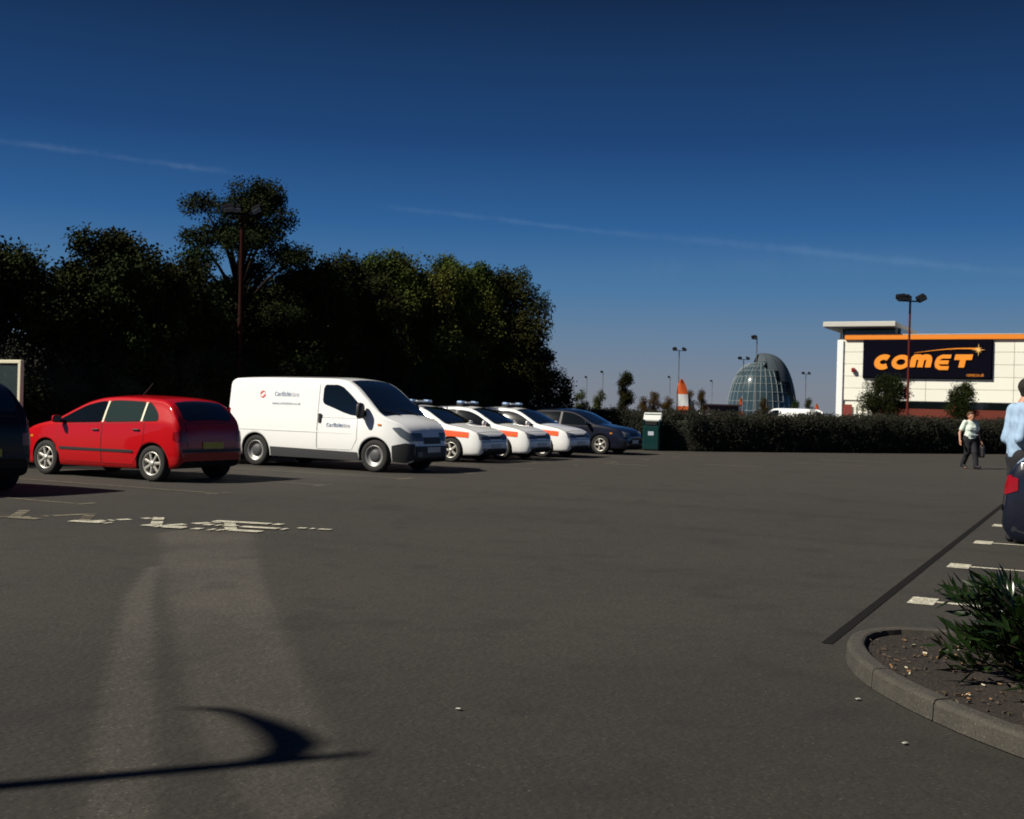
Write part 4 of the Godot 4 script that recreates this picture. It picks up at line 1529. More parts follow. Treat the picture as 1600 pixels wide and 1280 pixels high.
func markings() -> void:
	rng.seed = 77
	# dark drainage joint along the right-hand bays
	var a := gp(1.88, 6.9)
	var st := tool(false)
	paint_quad(st, a + ROW * 13.2, ROW, 26.0, 0.068)
	var jn := pst("drainage_channel", st, M.channel, self)
	struct_of(jn)
	var first := gp(3.19, 8.83)
	for i in 9:
		var c := first + ROW * 2.44 * i
		st = tool(false)
		paint_quad(st, c, ROW, 0.36, 0.19)
		var o := pst("bay_mark", st, M.marking, self)
		struct_of(o)
		st = tool(false)
		paint_quad(st, c + ACROSS * 2.45, ACROSS, 4.7, 0.075, 0.0045)
		struct_of(pst("bay_line", st, M.marking, self))
	# left-hand row: faint marks at the front of each bay
	var l0 := gp(-1.85, 23.3)
	for i in range(-3, 8):
		var c := l0 + ROW * (2.6 * i - 1.3) + ACROSS * 0.5
		st = tool(false)
		paint_quad(st, c, ROW, 0.5, 0.1, 0.004, 0.3)
		struct_of(pst("bay_mark", st, M.faint_marking, self))
		st = tool(false)
		paint_quad(st, c - ACROSS * 2.45, ACROSS, 4.7, 0.06, 0.0045)
		struct_of(pst("bay_line", st, M.faint_marking, self))
	for q in [[6.0, 31.0, 1.6], [9.3, 33.5, 2.0], [10.9, 36.5, 2.2], [3.0, 30.0, 1.2]]:
		st = tool(false)
		paint_quad(st, gp(q[0], q[1]), ACROSS, q[2], 0.12)
		struct_of(pst("bay_line", st, M.faint_marking, self))
	# worn zigzag painted over the aisle on the left
	var dirv := Vector3(3.7, 0, 1.0).normalized()
	var nrm := Vector3(-dirv.z, 0, dirv.x)
	var o0 := gp(-5.95, 13.75)
	for i in 7:
		var p0: Vector3 = o0 + dirv * (0.46 * i) + nrm * (-0.25 if i % 2 == 0 else 0.55)
		var p1: Vector3 = o0 + dirv * (0.46 * (i + 1)) + nrm * (0.55 if i % 2 == 0 else -0.25)
		st = tool(false)
		paint_quad(st, (p0 + p1) * 0.5, (p1 - p0).normalized(), p0.distance_to(p1), 0.13, 0.004 + 0.0006 * i, 0.3)
		struct_of(pst("road_marking", st, M.faint_marking if i < 3 else M.marking, self))
		if i % 2 == 0:
			st = tool(false)
			paint_quad(st, p1 + dirv * 0.1, dirv, 0.5, 0.16, 0.0086 + 0.0004 * i, 0.2)
			struct_of(pst("road_marking", st, M.marking if i > 1 else M.faint_marking, self))
	for q in [[0.35, -0.2, 0.9, 0.13], [0.55, 0.2, 1.0, 0.12], [0.1, 0.62, 0.8, 0.12], [1.35, 0.02, 0.5, 0.08]]:
		st = tool(false)
		paint_quad(st, o0 + dirv * (2.65 + q[0]) + nrm * q[1], dirv, q[2], q[3] * 1.2, 0.0125, 0.22)
		struct_of(pst("road_marking", st, M.marking, self))

# ---------------------------------------------------------------- planting bed
func kerb_and_bed() -> void:
	rng.seed = 15
	var raw := [V(4.2, 1.6), V(2.95, 3.4), V(2.45, 4.15), V(2.12, 4.85), V(1.95, 5.45), V(1.885, 6.0), V(1.93, 6.5), V(2.06, 6.9), V(2.28, 7.14), V(2.62, 7.18), V(3.3, 6.87), V(4.6, 6.2), V(6.5, 5.22)]
	var c := Curve3D.new()
	for i in raw.size():
		var a: Vector2 = raw[maxi(i - 1, 0)]
		var b: Vector2 = raw[mini(i + 1, raw.size() - 1)]
		var t := (b - a) * 0.16
		c.add_point(gp(raw[i].x, raw[i].y), Vector3(-t.x, 0, t.y), Vector3(t.x, 0, -t.y))
	var total := c.get_baked_length()
	# soil
	var poly := PackedVector2Array()
	for i in 81:
		var p := c.sample_baked(total * i / 80.0)
		var q := c.sample_baked(minf(total * i / 80.0 + 0.02, total))
		var t := (q - p).normalized() if q.distance_to(p) > 1e-4 else Vector3(0.889, 0, 0.459)
		var inw := Vector3(-t.z, 0, t.x)
		var r := p + inw * 0.092
		poly.append(V(r.x, r.z))
	poly.append(V(7.0, -1.0))
	var ix := Geometry2D.triangulate_polygon(poly)
	var st := tool(false)
	for i in range(0, ix.size(), 3):
		var a := Vector3(poly[ix[i]].x, 0.065, poly[ix[i]].y)
		var b := Vector3(poly[ix[i + 1]].x, 0.065, poly[ix[i + 1]].y)
		var d := Vector3(poly[ix[i + 2]].x, 0.065, poly[ix[i + 2]].y)
		if (b - a).cross(d - a).y > 0:
			tri(st, a, b, d)
		else:
			tri(st, a, d, b)
	struct_of(pst("planting_bed", st, M.soil, self))
	# kerb: a low bedding strip with the stones on it
	var mk := func(s0: float, s1: float, prof: Array) -> ArrayMesh:
		var P := []
		var n := maxi(2, int((s1 - s0) / 0.07))
		for i in n + 1:
			var s := lerpf(s0, s1, i / float(n))
			var p: Vector3 = c.sample_baked(s)
			var q: Vector3 = c.sample_baked(minf(s + 0.03, total))
			var q0: Vector3 = c.sample_baked(maxf(s - 0.03, 0.0))
			var t := (q - q0).normalized()
			var inw := Vector3(-t.z, 0, t.x)
			var row := []
			for v in prof:
				row.append(p + inw * v.x + Vector3(0, v.y, 0))
			P.append(row)
		var s2 := tool(false)
		gridmesh(s2, P, c.sample_baked((s0 + s1) / 2) + Vector3(0, 0.03, 0), false)
		for e in [0, P.size() - 1]:
			var r: Array = P[e]
			for k in range(1, r.size() - 1):
				if e == 0:
					tri(s2, r[0], r[k + 1], r[k])
				else:
					tri(s2, r[0], r[k], r[k + 1])
		return finish(s2)
	var strip: ArrayMesh = mk.call(0.0, total, [V(0.012, 0.0), V(0.012, 0.03), V(0.09, 0.03), V(0.09, 0.0)])
	var kerb := part("kerb", strip, M.under, self)
	struct_of(kerb)
	var s := 0.02
	while s < total - 0.7:
		var l := 0.62
		var dh := rng.randf_range(-0.004, 0.004)
		var prof := [V(0.0, 0.006), V(0.004, 0.085 + dh), V(0.012, 0.1 + dh), V(0.026, 0.105 + dh), V(0.086, 0.106 + dh), V(0.098, 0.1 + dh), V(0.102, 0.02)]
		part("kerb_stone", mk.call(s, s + l - 0.009, prof), M.concrete, kerb)
		s += l
	# bark chips and fallen leaves on the soil
	st = tool(false)
	for i in 900:
		var p := V(rng.randf_range(2.0, 4.6), -rng.randf_range(4.4, 7.0))
		if not Geometry2D.is_point_in_polygon(p, poly):
			continue
		var pick := rng.randf()
		st.set_color(Color(0.25, 0.14, 0.06) if pick < 0.2 else (Color(0.06, 0.045, 0.03) if pick < 0.95 else Color(0.5, 0.45, 0.32)))
		box(st, Vector3(p.x, 0.075, p.y), Vector3(rng.randf_range(0.01, 0.034), rng.randf_range(0.004, 0.01), rng.randf_range(0.004, 0.010)), 0.0, rand_basis() if rng.randf() < 0.3 else Basis(Vector3.UP, rng.randf() * TAU))
	var lm := mat(1, 1, 1, 0.8)
	lm.vertex_color_use_as_albedo = true
	var o := pst("leaf_litter", st, lm, self)
	stuff_of(o)
	# the glossy shrub: each large leaf by itself
	var bush := thing("evergreen_shrub", "glossy dark evergreen shrub with long leaves in the kerbed corner bed", "shrub", gp(3.0, 5.85, 0.06))
	var lv := []
	for i in 6:
		var t2 := tool(false)
		leaf_tris(t2, Vector3.ZERO, Basis(Vector3.RIGHT, 0.0), 0.08 + 0.012 * i, 0.03 + 0.004 * (i % 3), Color(1, 1, 1).lerp(Color(0.6, 0.7, 0.6), i / 6.0))
		t2.generate_normals()
		lv.append(t2.commit())
	var stems := []
	for i in 120:
		var a := rng.randf() * TAU
		var rr := sqrt(rng.randf()) * 0.74
		var tip := Vector3(cos(a) * rr, rng.randf_range(0.08, 0.52) * (1.0 - 0.3 * rr * rr), sin(a) * rr)
		stems.append([Vector3(cos(a) * rr * 0.35, 0, sin(a) * rr * 0.35), tip])
		var t2 := tool()
		tube(t2, [stems[i][0], stems[i][0].lerp(tip, 0.5) + Vector3(0, 0.06, 0), tip], [0.009, 0.007, 0.003], 5)
		pst("stem", t2, M.bark, bush)
	var near := []
	var far := []
	for i in 5200:
		var q: Array = stems[rng.randi() % stems.size()]
		var f := 1.0 - pow(rng.randf(), 1.6) * 0.95
		var p: Vector3 = q[0].lerp(q[1], f) + Vector3(0, 0.12 * f * (1 - f), 0) + Vector3(rng.randfn(), rng.randfn() * 0.6, rng.randfn()) * 0.035
		p.y = maxf(p.y, 0.03)
		var out := Vector3(p.x, 0.1 + rng.randf_range(-0.1, 0.5), p.z).normalized()
		var d := (out + Vector3(rng.randfn(), rng.randfn() + 0.5, rng.randfn()) * 0.5).normalized()
		var b := Basis.looking_at(-d, Vector3(0.1, 1, 0.05).normalized())
		b = b * Basis(Vector3.BACK, rng.randfn() * 0.47)
		var t := Transform3D(b.scaled(Vector3.ONE * rng.randf_range(0.75, 1.2)), p)
		(near if p.z > -0.1 and p.x < 0.5 and near.size() < 290 else far).append(t)
	for t in near:
		var o2 := part("leaf", lv[rng.randi() % 6], M.gloss_leaf, bush)
		o2.transform = t
	var rest := tool(false)
	for t in far:
		rest.append_from(lv[rng.randi() % 6], 0, t)
	rest.generate_normals()
	var ro := part("inner_leaves", rest.commit(), M.gloss_leaf, bush)
	stuff_of(ro)
	# crumbs of paper on the asphalt
	for q in [[-0.21, 5.3, "small white paper scrap alone on the open asphalt"], [1.745, 5.68, "white scrap lying beside the curved kerb"], [1.72, 4.93, "small pale scrap lying nearest the viewer before the kerb"]]:
		var l := boxpart("paper_scrap", gp(q[0], q[1], 0.01), Vector3(0.026, 0.006, 0.018), M.litter, self, 0.003, Basis(Vector3.UP, rng.randf() * 3.0))
		tag(l, q[2], "litter", "paper scraps on the asphalt")

# ---------------------------------------------------------------- lamp posts
func lamp_post(label: String, at: Vector3, h: float, yaw: float, heads: int, post: Material, k := 1.0, group := "car park lamp posts") -> void:
	var root := thing("lamp_post", label, "lamp post", at, yaw, group)
	var st := tool()
	tube(st, [Vector3.ZERO, Vector3(0, 0.9, 0), Vector3(0, 0.92, 0), Vector3(0, h - 0.1, 0)], [0.085, 0.083, 0.058, 0.045], 12)
	pst("pole", st, post, root)
	boxpart("base_plate", Vector3(0, 0.02, 0), Vector3(0.34, 0.04, 0.34), post, root, 0.01)
	st = tool()
	var half := 0.62 * k if heads > 1 else 0.3
	tube(st, [Vector3(-half, h - 0.06, 0), Vector3(half if heads > 1 else 0.05, h - 0.06, 0)], [0.035, 0.035], 8)
	pst("cross_arm", st, M.dark_metal, root)
	var specs := [[-0.5, 0.5, 0.16], [-0.18, 0.3, 0.1], [0.55, 0.45, 0.55]]
	if heads == 1:
		specs = [[-0.28, 0.44, 0.2]]
	elif heads == 2:
		specs = [[-0.52, 0.42, 0.35], [0.52, 0.42, -0.35]]
	for q in specs:
		st = tool(false)
		box(st, Vector3.ZERO, Vector3(q[1], 0.2 + 0.12 * q[1], 0.38) * k, 0.03)
		var b := pst("floodlight", st, M.dark_metal, root)
		b.position = Vector3(q[0] * k, h + 0.1 * k, 0.06)
		b.rotation = Vector3(0.45, 0, q[2])
		boxpart("lamp_glass", Vector3(0, -0.02, 0.193) * k, Vector3(q[1] * 0.8, 0.16, 0.012) * k, M.lamp_glass, b, 0.004)
		boxpart("bracket", Vector3(0, -0.13, -0.06) * k, Vector3(0.06, 0.14, 0.05) * k, M.dark_metal, b)

func bracket_lamp() -> void:
	# the post whose shadow crosses the foreground: a swan-neck arm droops from its top
	var root := thing("lamp_post", "lamp post with a drooping curved arm whose shadow crosses the foreground asphalt", "lamp post", gp(-8.28, 1.49), 0.0, "car park lamp posts")
	var h := 7.5
	var st := tool()
	tube(st, [Vector3.ZERO, Vector3(0, 1, 0), Vector3(0, h - 0.35, 0), Vector3(0, h, 0)], [0.08, 0.075, 0.05, 0.028], 12)
	pst("pole", st, M.red_post, root)
	# swan neck: leaves the post near its top, swings out square to the sun and droops
	var o := Vector3(-0.375, 0, -0.927)
	var pts := []
	for q in [[0.0, -0.42], [0.06, -0.28], [0.2, -0.215], [0.36, -0.225], [0.52, -0.265], [0.66, -0.31], [0.79, -0.37], [0.86, -0.45], [0.9, -0.54]]:
		pts.append(o * q[0] + Vector3(0, h + q[1], 0))
	st = tool()
	tube(st, pts, [0.05, 0.075, 0.085, 0.075, 0.058, 0.045, 0.036, 0.03, 0.018], 12)
	pst("lantern_arm", st, M.dark_metal, root)

# ---------------------------------------------------------------- the store with the big sign
func stroke(pts: Array, w: float) -> Array:
	return Geometry2D.offset_polyline(PackedVector2Array(pts), w, Geometry2D.JOIN_ROUND, Geometry2D.END_ROUND)

func arc(c: Vector2, rx: float, ry: float, a0: float, a1: float, n := 14) -> Array:
	var o := []
	for i in n + 1:
		var a := deg_to_rad(lerpf(a0, a1, i / float(n)))
		o.append(c + V(cos(a) * rx, sin(a) * ry))
	return o

func store() -> void:
	var root := thing("retail_store", "white clad retail store with an orange roof band and a black sign", "building", gp(39.1, 88.0), YAW)
	var xl := -14.1
	var xr := 15.0
	boxpart("wall", Vector3((xl + xr) / 2, 3.9, -12.1), Vector3(xr - xl - 0.2, 7.7, 24.0), M.clad2, root)
	# cladding panels, with open joints
	rng.seed = 5
	var x := xl + 0.55
	while x < xr - 0.1:
		var w := 3.2
		for j in 5:
			boxpart("cladding_panel", Vector3(x + w / 2, 2.76 + 0.98 * j + 0.49, -0.04), Vector3(w - 0.025, 0.955, 0.1), M.clad if rng.randf() < 0.6 else M.clad2, root, 0.012)
		x += w
	boxpart("corner_pier", Vector3(xl + 0.26, 3.85, 0.0), Vector3(0.5, 7.6, 0.3), M.white, root, 0.03)
	boxpart("fascia", Vector3((xl + xr) / 2 + 0.3, 7.86, 0.02), Vector3(xr - xl - 0.6, 0.4, 0.4), M.orange, root, 0.03)
	boxpart("roof_trim", Vector3((xl + xr) / 2 + 0.3, 8.09, -0.02), Vector3(xr - xl - 0.6, 0.05, 0.5), M.canopy, root)
	# brick plinth, piers and the dark glazing between them
	boxpart("shop_glazing", Vector3((xl + xr) / 2 + 1.3, 2.45, 0.0), Vector3(xr - xl - 3.4, 0.56, 0.06), M.glass, root)
	boxpart("brick_plinth", Vector3((xl + xr) / 2 + 1.3, 1.08, 0.03), Vector3(xr - xl - 3.2, 2.16, 0.3), M.brick, root, 0.01)
	for px in [-9.7, -4.6, 0.4, 5.4, 10.4]:
		boxpart("brick_pier", Vector3(px, 1.36, 0.12), Vector3(0.9, 2.7, 0.36), M.brick, root, 0.01)
	boxpart("door", Vector3(xl + 0.95, 1.2, 0.1), Vector3(0.7, 2.4, 0.08), mat(0.2, 0.03, 0.02, 0.5), root, 0.01)
	for k in 3:
		boxpart("door_frame", Vector3(xl + 1.5 + 0.45 * k, 1.25, 0.1), Vector3(0.07, 2.5, 0.1), M.clad, root)
	boxpart("wall_lamp", Vector3(xl + 1.35, 5.2, 0.2), Vector3(0.3, 0.36, 0.3), M.tail_red, root, 0.05)
	# entrance canopy: a slab on a recessed dark lantern
	boxpart("canopy_roof", Vector3(-12.3, 8.9, -5.2), Vector3(5.7, 0.42, 12.0), M.canopy, root, 0.04)
	boxpart("canopy_soffit", Vector3(-12.3, 8.66, -5.2), Vector3(5.5, 0.06, 11.8), M.soffit, root)
	boxpart("clerestory", Vector3(-11.6, 8.2, -4.6), Vector3(4.6, 0.86, 7.2), M.dome_glass, root)
	for q in [-13.95, -9.6]:
		boxpart("canopy_post", Vector3(q, 8.2, -0.6), Vector3(0.16, 0.85, 0.16), M.canopy, root)
	# sign
	var sign := boxpart("sign_board", Vector3(-7.15, 6.12, 0.14), Vector3(9.64, 3.02, 0.24), M.sign_navy, root, 0.04)
	boxpart("sign_frame", Vector3(0, 0, -0.04), Vector3(9.76, 3.14, 0.12), M.dark_metal, sign, 0.03)
	var lh := 1.0
	var sw := 0.184
	var sh := 0.2
	var letters := []
	letters.append([stroke(arc(V(0.55, 0.5), 0.42, 0.345, 48, 312), sw), 0.0])
	letters.append([[], 1.1])
	letters.append([stroke([V(0.16, 0.155), V(0.16, 0.845), V(0.5, 0.845), V(0.62, 0.78), V(0.66, 0.6), V(0.66, 0.155), V(0.66, 0.6), V(0.7, 0.78), V(0.82, 0.845), V(1.0, 0.845), V(1.13, 0.78), V(1.17, 0.6), V(1.17, 0.155)], sw), 2.34])
	letters.append([stroke([V(1.0, 0.885), V(0.45, 0.885), V(0.24, 0.76), V(0.17, 0.5), V(0.92, 0.5), V(0.17, 0.5), V(0.24, 0.24), V(0.45, 0.115), V(1.0, 0.115)], 0.128), 3.84])
	letters.append([stroke([V(0.1, 0.845), V(1.2, 0.845), V(0.65, 0.845), V(0.65, 0.155)], sw), 4.98])
	var sc := 1.17
	var ox := -4.0
	for L in letters:
		var st := tool(false)
		if L[0].is_empty():
			var o := arc(V(0.6, 0.5), 0.6, 0.5, 0, 360, 36)
			var inn := arc(V(0.6, 0.5), 0.29, 0.2, 0, 360, 36)
			for i in 36:
				var q := PackedVector2Array()
				for v in [o[i], o[i + 1], inn[i + 1], inn[i]]:
					q.append(V((v.x + v.y * sh) * sc, v.y * sc))
				prism(st, q, 0.09)
		else:
			for poly in L[0]:
				if Geometry2D.is_polygon_clockwise(poly):
					continue
				var q := PackedVector2Array()
				for v in poly:
					q.append(V((v.x + v.y * sh) * sc, v.y * sc))
				prism(st, q, 0.09)
		var o2 := pst("letter", st, M.sign_orange, sign)
		o2.position = Vector3(ox + L[1] * sc, -0.84, 0.12)
	# comet tail: thin at its left, swelling to the star
	var tl := PackedVector2Array()
	for i in 21:
		var f := i / 20.0
		tl.append(V(-0.9 + 4.7 * f, 0.47 + 0.34 * sin(f * PI * 0.62) + 0.02 + 0.06 * f))
	for i in 21:
		var f := 1.0 - i / 20.0
		tl.append(V(-0.9 + 4.7 * f, 0.47 + 0.34 * sin(f * PI * 0.62) - 0.03 * f))
	var st := tool(false)
	prism(st, tl, 0.06)
	pst("comet_tail", st, M.sign_orange, sign).position = Vector3(0, 0, 0.12)
	var sp := PackedVector2Array()
	for i in 16:
		var a := TAU * i / 16.0 + PI / 2
		var r: float = 0.1 if i % 2 == 1 else (0.5 if i % 4 == 0 else 0.3)
		sp.append(V(cos(a), sin(a)) * r)
	st = tool(false)
	prism(st, sp, 0.1)
	pst("star", st, M.star, sign).position = Vector3(3.85, 0.72, 0.12)
	var web := part("web_address", text_mesh("comet.co.uk", 0.32, false, 0.02), M.sign_orange, sign)
	web.position = Vector3(3.02, -1.24, 0.132)
	web.scale = Vector3(0.72, 1, 1)

# ---------------------------------------------------------------- the far glass dome
func dome() -> void:
	var d := 250.0
	var root := thing("glass_dome", "far domed glass building with a grey half shell roof", "building", gp(53.8, d), -0.21)
	var R := 7.1
	var H := 12.7
	var P := []
	var prof := func(f: float) -> Vector2:      # radius, height
		var a := f * PI / 2
		return V(R * pow(cos(a), 0.7), H * sin(a))
	for i in 15:
		var row := []
		var v: Vector2 = prof.call(i / 14.0 * 0.86)
		for k in 33:
			var ph := TAU * k / 32
			row.append(Vector3(cos(ph) * v.x, v.y, sin(ph) * v.x))
		P.append(row)
	var st := tool()
	gridmesh(st, P, Vector3(0, 5, 0))
	pst("glazing", st, M.dome_glass, root)
	var top: Vector2 = prof.call(0.86)
	st = tool(false)
	lathe(st, [V(top.x + 0.12, top.y - 0.3), V(top.x + 0.1, top.y + 0.05), V(top.x * 0.5, top.y + 0.35), V(0, top.y + 0.45)], 32)
	pst("roof_cap", st, M.dome_shell, root)
	for k in 32:
		var ph := TAU * k / 32
		if sin(ph) < -0.35:
			continue
		st = tool(false)
		var pts := []
		var rad := []
		for i in 11:
			var v: Vector2 = prof.call(i / 10.0 * 0.86)
			pts.append(Vector3(cos(ph) * (v.x + 0.05), v.y, sin(ph) * (v.x + 0.05)))
			rad.append(0.07)
		tube(st, pts, rad, 4)
		pst("mullion", st, M.dome_frame, root)
	for i in range(1, 8):
		var v: Vector2 = prof.call(i / 8.0 * 0.86)
		st = tool(false)
		var pts := []
		var rad := []
		for k in 25:
			var ph := PI * (1.15 - 1.3 * k / 24.0)
			pts.append(Vector3(cos(ph) * (v.x + 0.05), v.y, sin(ph) * (v.x + 0.05)))
			rad.append(0.06)
		tube(st, pts, rad, 4)
		pst("glazing_bar", st, M.dome_frame, root)
	# outer half shell: standing slightly taller, over the right-hand side
	var R2 := 7.9
	var H2 := 14.7
	for s in 9:
		var a0 := deg_to_rad(lerpf(-110, 100, s / 9.0))
		var a1 := deg_to_rad(lerpf(-110, 100, (s + 0.96) / 9.0))
		P = []
		for i in 15:
			var f := i / 14.0
			var lowf := 0.0 if s < 4 else lerpf(0.12, 0.66, (s - 4) / 4.0)
			f = lerpf(lowf, 0.985, f)
			var r := R2 * pow(cos(f * PI / 2), 0.72)
			var y := H2 * sin(f * PI / 2)
			var row := []
			for k in 4:
				var ph := lerpf(a0, a1, k / 3.0)
				row.append(Vector3(cos(ph) * r, y, sin(ph) * r))
			P.append(row)
		st = tool()
		gridmesh(st, P, Vector3(0, 4, 0))
		pst("shell_panel", st, M.dome_shell, root)

func banner(label: String, at: Vector3, yaw: float) -> void:
	var root := thing("banner_flag", label, "banner", at, yaw, "orange banner flags")
	var st := tool()
	tube(st, [Vector3.ZERO, Vector3(0, 2.6, 0), Vector3(0.05, 3.1, 0), Vector3(0.16, 3.42, 0), Vector3(0.3, 3.5, 0)], [0.03, 0.022, 0.018, 0.014, 0.01], 6)
	pst("pole", st, M.steel, root)
	for q in [["banner_cloth", 2.55, 3.5, M.banner], ["banner_panel", 1.8, 2.55, M.white], ["banner_foot", 1.2, 1.8, M.banner]]:
		st = tool()
		for z in [-0.012, 0.012]:
			var P := []
			for i in 13:
				var y := lerpf(q[1], q[2], i / 12.0)
				var lx := 0.03 + (0.0 if y < 2.7 else 0.2 * pow((y - 2.7) / 0.8, 2))
				var rx := 0.8 - (0.08 * (y - 1.2) / 2.0) - (0.0 if y < 2.5 else 0.3 * pow((y - 2.5) / 0.95, 2))
				var row := []
				for k in 5:
					var f := k / 4.0
					row.append(Vector3(lerpf(lx, maxf(rx, lx + 0.02), f), y, z + 0.035 * sin(f * 5.0 + y * 2.0)))
				P.append(row)
			gridmesh(st, P, Vector3(0.3, 2, -z * 50))
		pst(q[0], st, q[3], root)

func litter_bin() -> void:
	var root := thing("litter_bin", "dark green litter bin with a pale sloping hood in front of the hedge", "litter bin", gp(5.08, 41.4), -0.35)
	boxpart("body", Vector3(0, 0.46, 0), Vector3(0.62, 0.9, 0.58), M.bin, root, 0.05)
	boxpart("plinth", Vector3(0, 0.02, 0), Vector3(0.55, 0.05, 0.5), M.trim, root)
	boxpart("aperture", Vector3(0, 0.98, 0.18), Vector3(0.46, 0.16, 0.22), M.under, root, 0.02)
	for s in [-1.0, 1.0]:
		boxpart("hood_side", Vector3(0.29 * s, 1.0, 0), Vector3(0.04, 0.24, 0.56), M.bin, root, 0.01)
	boxpart("hood", Vector3(0, 1.2, 0.04), Vector3(0.66, 0.36, 0.1), M.bin_top, root, 0.03, Basis(Vector3.RIGHT, -0.55))
	boxpart("hood_top", Vector3(0, 1.29, -0.12), Vector3(0.62, 0.06, 0.34), M.bin, root, 0.02)
	boxpart("label_plate", Vector3(0, 0.62, 0.293), Vector3(0.2, 0.14, 0.01), M.print_pale, root)

func shelter() -> void:
	var root := thing("glazed_screen", "cream framed glazed screen at the left edge beyond the dark car", "screen", gp(-9.4, 22.0), YAW)
	var w := 2.6
	for x in [0.0, -w]:
		boxpart("post", Vector3(x, 1.0, 0), Vector3(0.085, 2.0, 0.085), M.frame_cream, root, 0.01)
	boxpart("top_rail", Vector3(-w / 2, 2.035, 0), Vector3(w + 0.085, 0.07, 0.085), M.frame_cream, root, 0.01)
	boxpart("bottom_rail", Vector3(-w / 2, 0.3, 0), Vector3(w - 0.09, 0.06, 0.06), M.frame_cream, root, 0.01)
	for k in 2:
		boxpart("pane", Vector3(-w / 4 - w / 2 * k, 1.16, 0.0), Vector3(w / 2 - 0.1, 1.66, 0.012), M.pane, root)
	boxpart("mullion", Vector3(-w / 2, 1.16, 0), Vector3(0.05, 1.66, 0.05), M.frame_cream, root)

